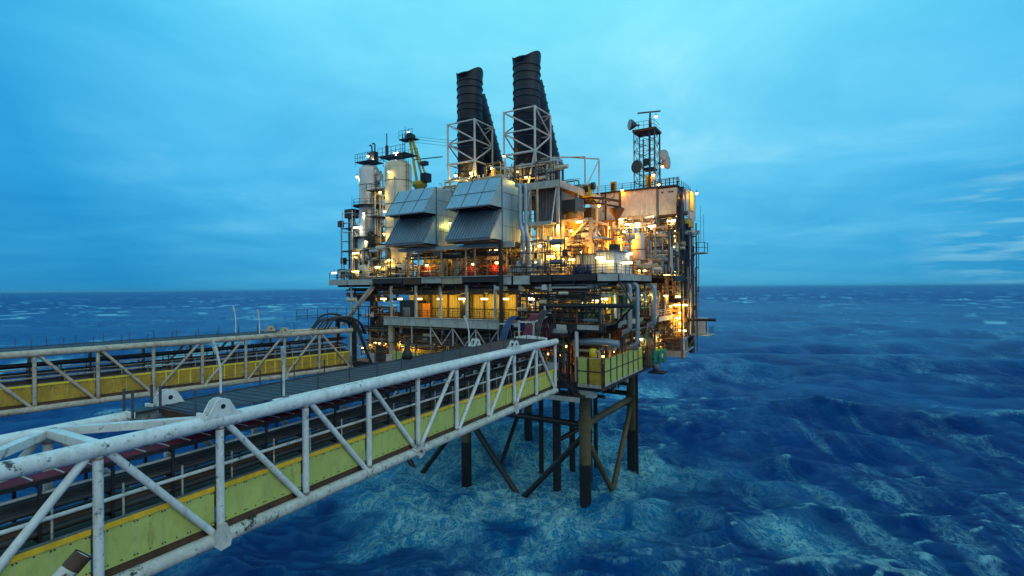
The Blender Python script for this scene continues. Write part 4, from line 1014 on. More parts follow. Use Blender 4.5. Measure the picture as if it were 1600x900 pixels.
t.part('wall', MB().box(9.3, 11.0, 26, 28.5, 21.4, 24.0), M['peachb']); t.part('door', MB().box(11.02, 11.06, 26.4, 27.5, 21.5, 23.5), M['blue']); t.part('walkway', MB().box(8.5, 11.9, 25.5, 29.2, 21.1, 21.3), M['beam'])
for k in range(4): t.part('rail_post', MB().tube((11.8, 25.6 + k * 1.1, 21.3), (11.8, 25.6 + k * 1.1, 22.5), .05, 5), M['mast'])
t.part('rail', MB().tube((11.8, 25.6, 22.5), (11.8, 29, 22.5), .05, 5), M['mast'])

# ------------------------------------------------------------------ telecom mast and dishes
t = Thing('telecom_mast', 'dark lattice telecom mast with railed head platform on the accommodation roof', 'mast', PF(1.2, 28, 46.3))
a0, a1, b0, b1 = -1.15, 2.6, 26.4, 29.8
cs = [(a0, b0), (a1, b0), (a1, b1), (a0, b1)]
for i, (a, b) in enumerate(cs):
    a2, b2 = cs[(i + 1) % 4]
    t.part('leg', MB().tube((a, b, 46.3), (a, b, 57.6), .1 if a < 0 else .15, 7), M['mast'])
    for k in range(6):
        z0, z1 = 46.6 + k * 1.84, 48.44 + k * 1.84
        t.part('lacing', MB().tube((a, b, z0 if k % 2 else z1), (a2, b2, z1 if k % 2 else z0), .05, 5), M['mast'])
        t.part('lacing', MB().tube((a, b, z1 if k % 2 else z0), (a2, b2, z0 if k % 2 else z1), .04, 5), M['mast'])
        t.part('girt', MB().tube((a, b, z1), (a2, b2, z1), .05, 5), M['mast'])
t.part('head_platform', MB().box(a0 - .2, a1 + .3, b0 - .3, b1 + .2, 57.5, 57.9), M['rusty'])
for k in range(5):
    x = a0 + (a1 - a0) * k / 4; t.part('rail_post', MB().tube((x, b0 - .2, 57.9), (x, b0 - .2, 59.2), .04, 5), M['mast'])
for z in (58.5, 59.2): t.part('rail', MB().path([(a0, b1, z), (a0, b0 - .2, z), (a1, b0 - .2, z), (a1, b1, z)], .04, 5), M['mast'])
t.part('mast_head', MB().lathe(1.4, 28, [(.3, 57.9), (.3, 59.6), (.18, 60.4), (.18, 61)], 10), M['mast'])
t.part('radar_bar', MB().beam((-.8, 27.6, 61.3), (3.2, 28.4, 61.2), .14, .25), M['mast'])
t.part('cable_ladder', MB().box(1.55, 1.9, 26.3, 26.45, 46.4, 57.5), M['darkb']); t.part('cable_ladder', MB().box(.5, .75, 26.2, 26.32, 46.4, 56), M['mast'])
t.part('mid_platform', MB().box(.3, 2.4, 26.6, 29, 50.6, 50.9), M['darkb']); t.part('equipment', MB().box(.9, 2.0, 26.4, 27.4, 47.4, 49.4), M['crane'])
t.part('feed_box', MB().box(.5, 1.6, 26.5, 27.4, 51.4, 52.5), M['darkb'])
def dishant(px, py, b, r, face, label, mat, deep=.5):
    a, z = ont(px, py, b)
    t = Thing('dish_antenna', label, 'antenna', PF(a, b, z), 'dish antennas on the telecom mast')
    d = Vector((math.sin(R(face)), math.cos(R(face)), 0)); c = PF(a, b, z)
    m = MB(); m._tubew([c - d * deep, c - d * .1, c, c + d * .35], [r * .35, r * .93, r, r], 24); t.part('drum', m, M[mat])
    m = MB(); m._tubew([c + d * .35, c + d * .42], [r * .985, r * .9], 24); t.part('radome', m, M['dishd' if 'dark round' in label else 'dish'])
    m = MB(); m._tubew([c - d * deep, c - d * (deep + .7)], [.14, .14], 8); t.part('mount', m, M['mast'])
dishant(986.5, 195, 27, .95, 262, 'square-edged pale drum antenna at the left of the mast head platform', 'dishd', .9)
dishant(996, 260.5, 25.5, 1.15, 235, 'dark round drum antenna on the left leg of the mast, lower left', 'dishd', .6)
dishant(1036, 242.5, 27, .95, 160, 'pale grey dish antenna on the right of the mast, upper of two', 'dish')
dishant(1042, 254, 28, 1.15, 120, 'pale grey drum antenna on the right of the mast, lower of two', 'dish', .9)
# roof clutter
t = Thing('roof_antennas', 'cluster of short dark antennas and rails at the right end of the roof', 'antenna rack', PF(6.2, 23, 46.3))
for k in range(7): t.part('antenna', MB().tube((4.8 + k * .45, 22.6 + (k % 3) * .8, 46.3), (4.8 + k * .45, 22.6 + (k % 3) * .8, 47.4 + (k * 7 % 5) * .18), .08, 6), M['mast'])
for z in (46.9, 47.5): t.part('bar', MB().tube((4.6, 22.5, z), (7.8, 22.5, z), .06, 5), M['mast'])

# ------------------------------------------------------------------ process area between the hoods and the block
t = Thing('process_tower', 'orange-lit steel frame with slanting braces in the process area', 'steel frame', PF(-1, 3, 31.2))
for a, b in ((-3.9, 2.2), (.3, 2.2), (-3.9, 8.5), (.3, 8.5)):
    t.part('column', MB().beam((a, b, 31.2), (a, b, 39.2), .42), M['pipet'])
for z in (35.6, 39.0):
    t.part('beam', MB().beam((-3.9, 2.2, z), (.3, 2.2, z), .34), M['pipet']); t.part('beam', MB().beam((.3, 2.2, z - .2), (.3, 8.5, z - .2), .34), M['pipet']); t.part('beam', MB().beam((-3.9, 2.2, z - .2), (-3.9, 8.5, z - .2), .34), M['pipet'])
t.part('brace', MB().beam((.1, 2.0, 38.9), (-3.7, 2.0, 35.7), .3), M['pipet']); t.part('brace', MB().beam((-3.7, 2.0, 35.5), (-1.4, 2.0, 31.4), .28), M['pipet'])
t.part('brace', MB().beam((.3, 2.4, 38.5), (.3, 8.4, 35.6), .28), M['pipet'])
t.part('floor', MB().box(-3.9, .3, 2.4, 8.4, 35.3, 35.45), M['rusty'])
t = Thing('hopper', 'black boxy air box with tapered orange throat above the process frame', 'air box', PF(-2.7, 4, 39))
t.part('air_box', MB().box(-4.3, -2.2, 2.6, 5.2, 40.4, 42.1), M['black']); t.part('side_sheet', MB().corr((-2.15, 2.6, 40.2), (-2.15, 5.4, 40.2), (0, 0, 2.2), .45, .08), M['greyd'])
t.part('throat', MB().lathe(-2.9, 4, [(.9, 37.4), (1.3, 39.4), (1.3, 40.4)], 12), M['orange'])
t = Thing('gantry_rail', 'rusty curved gantry beam with struts above the process area', 'gantry', PF(-3, 12, 42))
pts = [(-7.6, 12, 43.6), (-4.5, 11.4, 43.8), (-1.5, 11.6, 43.4), (.6, 13.2, 43.0)]
t.part('rail_beam', MB().path(pts, .22, 6, .8), M['rusty']); t.part('rail_beam', MB().path([(a, b, z - .9) for a, b, z in pts], .18, 6, .8), M['rusty'])
for a, b, z in pts: t.part('strut', MB().tube((a, b, z), (a, b, z - 2.2), .1, 6), M['rusty'])
for k in range(8): t.part('lattice_bar', MB().tube((-7.4 + k, 11.9 - .08 * k, 43.6 - (k % 2) * .9), (-6.4 + k, 11.8 - .08 * k, 43.6 - ((k + 1) % 2) * .9), .07, 5), M['rusty'])
t.part('end_cone', MB().lathe(.2, 13.2, [(.25, 39.2), (.35, 40.2), (1.2, 41.6), (1.2, 41.9)], 12), M['rusty'])
t = Thing('winch', 'yellow winch with dark drum on top of the rusty gantry', 'winch', PF(-3.7, 10.5, 44))
t.part('frame', MB().box(-4.5, -2.9, 10, 11, 43.7, 44.1), M['crane']); t.part('frame', MB().box(-4.5, -4.2, 10, 11, 44.1, 45.4), M['crane']); t.part('frame', MB().box(-3.3, -3.0, 10, 11, 44.1, 45.3), M['crane'])
t.part('drum', MB().tube((-4.1, 10.5, 45), (-3.4, 10.5, 45), .55, 14), M['darkb']); t.part('drum', MB().tube((-2.9, 10.5, 45.3), (-2.4, 10.5, 45.3), .6, 14), M['darkb'])
t.part('boom', MB().tube((-4.3, 10.5, 44.3), (-8.4, 10.5, 44.0), .09, 6), M['rusty'])
t = Thing('wall_cabinet', 'dark cabinet on cream legs beside the pale clad wall', 'cabinet', PF(-3.5, 15, 39))
t.part('body', MB().box(-6.5, -4.4, 14, 16, 40.2, 42.6), M['dark']); t.part('door', MB().box(-5.9, -5.3, 13.93, 13.98, 40.3, 42.4), M['dark']); t.part('leg', MB().box(-4.5, -4.3, 14, 14.2, 31.2, 40.2), M['cream']); t.part('leg', MB().box(-6.4, -6.2, 14, 14.2, 31.2, 40.2), M['cream'])
t = Thing('storage_tank', 'upright peach-lit tank with domed top near the orange lamps', 'tank', PF(4.2, 12, 31.2))
t.part('shell', MB().lathe(4.2, 12, [(1.15, 31.2), (1.15, 36.3), (1.0, 37), (.6, 37.5), (.01, 37.7)], 22), M['peachb'])
for z in (33, 35): t.part('band', MB().lathe(4.2, 12, [(1.15, z), (1.22, z + .03), (1.22, z + .15), (1.15, z + .18)], 22), M['greyd'])
t.part('ladder', MB().box(5.3, 5.6, 11.3, 11.4, 31.2, 37), M['rusty'])
t = Thing('deck_cabin', 'white steel cabin lit on two faces at the near main deck corner', 'cabin', PF(4.4, 1, 31.2))
t.part('wall', MB().corr((2.4, -1.05, 31.25), (4.9, -1.05, 31.25), (0, 0, 2.8), .5, .05, .04), M['vesselc']); t.part('wall', MB().corr((4.95, -1.0, 31.25), (4.95, 5.2, 31.25), (0, 0, 2.8), .5, .05, .04), M['vessel'])
t.part('wall', MB().box(2.4, 4.85, -.9, 5.2, 31.25, 34.05), M['vessel'])
t.part('roof', MB().box(2.2, 5.2, -1.25, 5.4, 34.07, 34.25), M['greyd'])
t.part('door', MB().box(2.9, 3.8, -1.2, -1.13, 31.4, 33.4), M['pipew']); t.part('roof_vent', MB().box(3.4, 4.5, 1, 2.2, 34.25, 35.2), M['dark'])
t = Thing('shipping_container', 'grey corrugated container left of the white cabin', 'container', PF(.7, 0, 31.2))
t.part('body', MB().corr((-.8, -.6, 31.3), (2.1, -.6, 31.3), (0, 0, 2.5), .42, .1), M['vesselc']); t.part('body', MB().box(-.8, 2.1, -.4, 4.8, 31.3, 33.75), M['greyd']); t.part('corner_post', MB().box(-.95, -.75, -.8, -.55, 31.3, 33.9), M['dark']); t.part('top_rail', MB().box(-.95, 2.2, -.8, -.6, 33.8, 33.95), M['dark'])
for k in range(5):
    x = -.6 + k * .56
    t = Thing('oil_drum', f'blue drum in front of the grey container, {ORD[k]} from the left', 'drum', PF(x, -1.5, 31.2), 'blue drums by the container')
    t.part('body', MB().lathe(x, -1.5, [(.27, 31.2), (.27, 31.6), (.29, 31.62), (.27, 31.66), (.27, 32.0), (.29, 32.02), (.27, 32.06), (.27, 32.35)], 14), M['blue'])
    t.part('lid', MB().lathe(x, -1.5, [(.26, 32.34), (.26, 32.37), (.01, 32.36)], 14), M['darkb'])
single('dish_canopy', MB().lathe(1.9, 3, [(1.5, 36.0), (1.5, 36.1), (.3, 36.45), (.05, 36.5)], 18), M['pipet'], 'shallow conical canopy over the container roof', 'canopy', PF(1.9, 3, 36))
single('canopy_post', MB().tube((1.9, 3, 34.0), (1.9, 3, 36.3), .12, 8), M['pipet'], 'short post holding up the shallow conical canopy', 'post', PF(1.9, 3, 34))

# silver risers hung on the near right corner
for i, (a, b, z0, z1, r, lab) in enumerate(((5.9, 2.0, 23.3, 30.2, .31, 'grey-blue riser pipe by the dark boom, left of two close together'), (6.5, 3.4, 21.3, 30.2, .29, 'grey-blue riser pipe by the dark boom, right of two close together'), (6.35, 12, 23.6, 30.0, .40, 'thick grey-blue riser pipe standing alone on the right side'))):
    single('riser_pipe', MB().path([(a - 1.4, b, z1 - .4), (a, b, z1 - .4), (a, b, z0 + .4), (a - 1.0, b, z0)], r, 14, .9), M['pipes'], lab, 'pipe', PF(a, b, z0), 'grey-blue risers on the right side')
single('duct_elbow', MB().path([(5.4, -1.0, 22.0), (3.0, -1.2, 22.3), (-1.3, -1.0, 21.9), (-1.4, 1.5, 21.9)], .48, 14, 1.5), M['pipes'], 'fat grey duct running under the middle deck near the corner leg', 'pipe', PF(2, -1, 21.5))
single('elbow_pipe', MB().path([(2.2, 0, 19.9), (2.2, 0, 21.1), (4.6, 0, 21.4)], .35, 12, .9), M['pipet'], 'tan elbow pipe above the wind wall', 'pipe', PF(2.2, 0, 19.9))
single('ring_drum', MB().lathe(-2.4, -2.0, [(1.5, 23.3), (1.55, 23.35), (1.55, 24.4), (1.5, 24.45)], 22), M['beam'], 'pale drum-shaped ring beside the corner leg at middle deck level', 'drum', PF(-2.4, -2, 23.3))
t = Thing('boom_rest', 'dark horizontal boom with two stays jutting past the near corner', 'boom', PF(2, -3.6, 26.5))
t.part('boom', MB().tube((-4.4, -3.9, 26.95), (8.4, -3.9, 27.1), .27, 12), M['black'])
t.part('stay', MB().tube((8.2, -3.9, 27.1), (5.5, -2.2, 30.8), .15, 8), M['black']); t.part('stay', MB().tube((8.2, -3.9, 27.1), (5.4, -2.2, 24.6), .16, 8), M['black'])
t.part('root_bracket', MB().box(-4.6, -4.1, -4.1, -2.9, 26.6, 27.3), M['black'])

# red machinery and plant in the gallery under the hoods
for i, (px, w_, lab) in enumerate(((665, 1.5, 'red pump skid glowing under a lamp, leftmost of the three under the air intakes'), (737, 1.6, 'red pump skid glowing under a lamp, middle of the three under the air intakes'), (776, 2.0, 'red pump skid glowing under a lamp, rightmost of the three under the air intakes'))):
    a, _ = ont(px, 425, -.6)
    t = Thing('pump_skid', lab, 'pump', PF(a, -.6, 31.2), 'red pump skids in the machinery gallery')
    t.part('tank', MB().lathe(a - w_ * .22, -.6, [(w_ * .42, 31.3), (w_ * .42, 32.5), (w_ * .3, 32.9), (.01, 33.0)], 16), M['red']); t.part('tank', MB().lathe(a + w_ * .5, -.4, [(w_ * .33, 31.3), (w_ * .33, 32.6), (w_ * .2, 32.9), (.01, 33)], 16), M['orange'])
    for q in (-.8, -.3, .3, .9): t.part('frame_bar', MB().tube((a + q * w_ * .75, -1.3, 31.2), (a + q * w_ * .75, -1.3, 33.1), .05, 6), M['red'])
    for z in (32.0, 33.0): t.part('frame_bar', MB().tube((a - w_ * .7, -1.3, z), (a + w_ * .75, -1.3, z), .06, 6), M['orange'])
    t.part('skid_base', MB().box(a - w_ * .8, a + w_ * .85, -1.4, .4, 31.2, 31.32), M['dark'])
a, _ = ont(614, 425, -.6)
for i, (px, w_, h, m, lab, b) in enumerate(((690, 2.6, 1.2, 'greyd', 'dark grey panel box in the machinery gallery, above and left of the leftmost red pump', .8), (707, 1.0, 1.9, 'cream', 'cream electrical cabinet in the machinery gallery left of the lamp post', 1.4), (652, .8, 1.7, 'cream', 'bright cream cabinet beside the leftmost red pump', -.4), (800, 1.3, 1.6, 'cream', 'cream pump cabinet right of the tall black post', -.8), (820, 1.2, 1.3, 'cream', 'low cream valve cabinet under the downpipes', -.9))):
    a, _ = ont(px, 425, b)
    t = Thing('cabinet', lab, 'cabinet', PF(a, b, 31.2), 'cabinets on the main deck')
    z0 = 31.2 if i else 32.6
    t.part('body', MB().box(a - w_ / 2, a + w_ / 2, b, b + .8, z0, z0 + h), M[m]); t.part('door', MB().box(a - w_ * .35, a + w_ * .1, b - .05, b - .01, z0 + .15, z0 + h - .15), M['beam']); t.part('foot', MB().box(a - w_ / 2, a + w_ / 2, b + .1, b + .7, 31.15, z0), M['dark'])
t = Thing('air_receiver', 'horizontal cream-lit vessel hung high in the gallery left of the black post', 'vessel', PF(-14, 0, 33.6))
m = MB(); m._tubew([PF(-15.6, 0, 34.3), PF(-15.4, 0, 34.3), PF(-12.6, 0, 34.3), PF(-12.4, 0, 34.3)], [.5, .8, .8, .5], 18); t.part('shell', m, M['vesselc'])
for a in (-15, -13): t.part('saddle', MB().box(a - .1, a + .1, -.6, .6, 33.2, 33.7), M['rusty'])
t.part('stand', MB().box(-15.4, -12.6, -.3, .3, 31.2, 33.2), M['greyd'])
t = Thing('air_receiver', 'upright cream vessel lit yellow in the gallery between the two air intakes', 'vessel', PF(-22, .4, 31.2))
t.part('shell', MB().lathe(-21.6, .8, [(1.2, 31.2), (1.2, 34), (1.0, 34.7), (.5, 35.1), (.01, 35.2)], 20), M['vesselc']); t.part('neck', MB().tube((-21.6, .8, 35), (-21.6, .8, 35.5), .3, 10), M['pipet'])
t = Thing('column_skirt', 'low round drum lit yellow at the foot of the slim white column', 'drum', PF(-40.4, -1.4, 31.2))
t.part('shell', MB().lathe(-40.3, -1.2, [(1.4, 31.2), (1.4, 33.2), (1.0, 33.7), (.01, 33.8)], 20), M['vesselc']); t.part('nozzle', MB().tube((-40.3, -2.7, 32.4), (-40.3, -2.3, 32.4), .3, 10), M['dark'])
t = Thing('pipe_bundle', 'dark vertical pipe bundle against the slim white column', 'pipes', PF(-39.4, -.6, 31.2))
for k in range(4): t.part('pipe', MB().path([(-40.2 + k * .5, -.9, 33.4), (-40.2 + k * .5, -.9, 39.5 - k * .3), (-40.2 + k * .5, .3, 39.5 - k * .3)], .17, 8, .4), M['black'])
t.part('header', MB().tube((-42, -1.0, 34.2), (-37.4, -1.0, 34.2), .3, 10), M['piped'])
# dark control box in the middle gallery
t = Thing('control_cabin', 'dark control cabin with grey louvre at the left of the middle gallery', 'cabin', PF(-31, -1, 24.7))
t.part('body', MB().box(-32.0, -28.6, -1.9, .8, 24.7, 27.5), M['black']); t.part('louvre', MB().box(-31.2, -29.6, -1.98, -1.92, 24.9, 26.4), M['greyd']); t.part('side_box', MB().box(-28.4, -27.2, -1.7, .2, 24.7, 27.0), M['orange'])
for k in range(5): t.part('louvre_bar', MB().box(-31.1 + k * .32, -31.0 + k * .32, -2.02, -1.985, 24.9, 26.4), M['beam'])
# cable loops from the bridge up into the platform
def loop(name, lab, a, b0, b1, z0, z1, n, mat, w, base_b):
    t = Thing(name, lab, 'cables', PF(a, base_b, 22.8))
    for k in range(n):
        q = a + (k - n / 2) * w
        pts = []
        for j in range(13):
            th = math.pi * j / 12
            pts.append((q + .55 * (j / 12), b0 + (b1 - b0) * j / 12, z0 + (z1 - z0) * (math.sin(th) ** .75) * (1 if j < 7 else 1) - (0 if j < 7 else (j - 6) * .12)))
        t.part('cable', MB().path(pts, w * .38, 8), M[mat])
        for p in (3, 5): t.part('cable_tie', MB().tube(tuple(np.array(pts[p]) - np.array([0, 0, .06])), tuple(np.array(pts[p]) + np.array([0, 0, .06])), w * .36, 8), M['pipew'] if mat == 'mag' else M['darkb'])
    return t
loop('cable_loop', 'blue cable bundle looping from the near bridge into the platform', -7.2, -9.2, -3.2, 22.3, 25.6, 4, 'bluec', .27, -6)
tt = loop('cable_loop', 'magenta cable bundle looping over a white frame at the near bridge end', -4.1, -8.8, -3.0, 21.9, 26.0, 5, 'mag', .23, -6)
loop('cable_loop', 'dark hose bundle looping behind the magenta cables', -3.2, -7.6, -2.8, 22.5, 26.4, 4, 'piped', .28, -5)
loop('cable_loop', 'magenta cables dropping beside the dark corner column', -2.6, -2.6, .4, 21.5, 28.0, 4, 'mag', .22, -1)
t = Thing('cable_stand', 'white square guide frame under the magenta cable loop', 'frame', PF(-4.6, -7, 22.6))
for a in (-5.7, -3.6): t.part('upright', MB().beam((a, -7.6, 22.2), (a, -7.6, 25.2), .2), M['pipew'])
t.part('crossbar', MB().beam((-5.9, -7.6, 25.0), (-3.4, -7.6, 25.0), .2), M['pipew']); t.part('arm', MB().beam((-3.6, -7.6, 25.0), (-3.2, -4.5, 25.6), .16), M['pipew']); t.part('arm', MB().beam((-3.3, -5, 25.4), (-3.3, -5, 27), .16), M['pipew']); t.part('arm', MB().beam((-3.3, -5, 26.1), (-2.4, -5, 26.1), .14), M['pipew'])
t.part('crossbar', MB().beam((-9.2, -6.8, 24.6), (-6.6, -6.8, 24.6), .16), M['pipew'])
# hose arches where the farther bridge meets the platform
rh = random.Random(5)
for k in range(9):
    F = LB; n = -.5 - k * .56; e = rh.uniform(-.9, .4); g = rh.uniform(-.5, .5); x = rh.uniform(-.5, .5)
    pts = [(n, -4.0 + g, 23.2), (n + x * .4, -2.9 + g, 24.9 + e * .7), (n + x, -1.2 + g, 25.1 + e), (n + x, .6, 24.8 + e), (n + x + .3, 2.0 - g, 24.0 + e * .5), (n + .2, 3.0, 22.0)]
    single('hose_arch', MB(F).path(pts, rh.uniform(.09, .17), 8, 1.2), M[rh.choice(['black', 'darkb', 'dark'])], f'dark arched hose over the end of the farther bridge, {ORD[k]} from its right edge', 'hose', F(n, -2, 23), 'dark hose arches at the farther bridge')
railing('dark railing around the hose arches at the farther bridge end', [(-5.6, -6.2), (-5.6, 2.5), (.4, 2.5)], 24.4, 1.6, 1.8, 'darkb', LB)
t = Thing('end_frame', 'dark portal frame standing at the platform end of the farther bridge', 'frame', LB(0, .4, 16))
for n in (.2, -5.0): t.part('upright', MB(LB).beam((n, .5, 15.5), (n, .5, 24.6), .55), M['black'])
t.part('slanted_leg', MB(LB).beam((.3, .9, 23.5), (1.9, 2.8, 16.6), .45), M['black']); t.part('crossbar', MB(LB).beam((.2, .5, 24.2), (-5, .5, 24.2), .4), M['black'])
single('dark_bag', MB(NB).lathe(-4.6, -21.8, [(.42, 23.2), (.5, 23.35), (.38, 23.8), (.2, 24.1), (.24, 24.35), (.08, 24.55)], 10), M['black'], 'small black bundle standing on the far edge of the near bridge deck', 'bundle', NB(-4.6, -21.8, 23.2))

t = Thing('process_tank', 'fat orange-lit horizontal tank inside the process frame', 'tank', PF(-1.6, 6, 31.2))
m = MB(); m._tubew([PF(-3.6, 6, 33.2), PF(-3.3, 6, 33.2), PF(.1, 6, 33.2), PF(.4, 6, 33.2)], [.7, 1.3, 1.3, .7], 22); t.part('shell', m, M['vesselc'])
for a in (-2.8, -.4): t.part('saddle', MB().box(a - .15, a + .15, 5.2, 6.8, 31.2, 32.2), M['rusty'])
t.part('nozzle', MB().tube((-1.6, 6, 34.4), (-1.6, 6, 35.2), .2, 10), M['pipet'])
# ------------------------------------------------------------------ pipework in every bay
def pipework(label, a0, a1, b0, b1, z0, z1, seed, pal, n=10, rr=(.07, .2), vert=.45, extras=4, frame=None, F=PF):
    rg = random.Random(seed)
    t = Thing('pipework', label, 'pipework', F((a0 + a1) / 2, (b0 + b1) / 2, z0))
    U = rg.uniform
    for k in range(int(n * 1.8)):
        r = U(*rr); m = M[rg.choice(pal)]
        a, b, z = U(a0, a1), U(b0, b1), U(z0 + r, z1 - r)
        if rg.random() < vert:
            pts = [(a, b, z0), (a, b, U(z0 + (z1 - z0) * .45, z1))]
            if rg.random() < .7: pts.append((min(a1, max(a0, a + U(-2.5, 2.5))), b, pts[-1][2]))
            if rg.random() < .5: pts.append((pts[-1][0], pts[-1][1], U(z0, pts[-1][2])))
        else:
            e = U(.55, 1.0) * (a1 - a0); s = U(a0, a1 - e)
            pts = [(s, b, z), (s + e, b, z)]
            if rg.random() < .6: pts.append((s + e, b, U(z0, z1)))
            if rg.random() < .4: pts.insert(0, (s, U(b0, b1), z))
            if rg.random() < .4: pts.insert(0, (pts[0][0], pts[0][1], U(z0, z1)))
        mb = MB(F).path(pts, r, 8, .35)
        p = t.part('pipe', mb, m)
        if rg.random() < .4:
            q0, q1 = Vector(pts[0]), Vector(pts[1]); c = q0.lerp(q1, U(.3, .7)); d = (q1 - q0).normalized() * .06
            t.part('flange', MB(F).tube(tuple(c - d), tuple(c + d), r * 1.6, 10), m, p)
    for k in range(int(extras * 1.5)):
        a, b, z = U(a0, a1), U(b0, b1), U(z0, z1 - .6); q = rg.random()
        if q < .45:
            mb = MB(F).tube((a, b, z), (a, b, z + .55), .05, 6).tube((a, b, z + .55), (a, b, z + .6), U(.18, .28), 10).box(a - .16, a + .16, b - .14, b + .14, z - .22, z + .1)
            t.part('valve', mb, M[rg.choice(['red', 'greyd', 'crane', 'pipew', 'dark'])])
        elif q < .75:
            w, h = U(.3, .7), U(.4, 1.0); t.part('junction_box', MB(F).box(a - w / 2, a + w / 2, b - .2, b + .2, z, z + h), M[rg.choice(['beam', 'cream', 'greyd', 'pipew', 'dark'])])
        else:
            L = U(.5, 1.1); r = U(.22, .42); m = MB(F).tube((a - L, b, z + .3), (a + L, b, z + .3), r, 12); t.part('small_vessel', m, M[rg.choice(['vesselc', 'pipet', 'pipew', 'greyd'])])
    if frame:
        for a in np.linspace(a0, a1, frame): t.part('pipe_support', MB(F).box(a - .07, a + .07, b0 - .1, b0 + .04, z0, z1), M['dark' if pal[0] in ('piped', 'dark', 'black') else 'pipet'])
        t.part('pipe_support', MB(F).box(a0, a1, b0 - .1, b0 + .02, z1 - .14, z1), M['dark' if pal[0] in ('piped', 'dark', 'black') else 'pipet'])
    return t
DK = ['piped', 'dark', 'black', 'pipeb', 'piped']; BR = ['pipeb', 'rusty', 'piped', 'pipet']; LT = ['pipew', 'pipet', 'vesselc', 'pipes', 'pipew']; MX = ['pipew', 'pipet', 'pipeb', 'piped', 'pipes']; OR = ['pipet', 'orange', 'vesselc', 'pipeb', 'pipew']
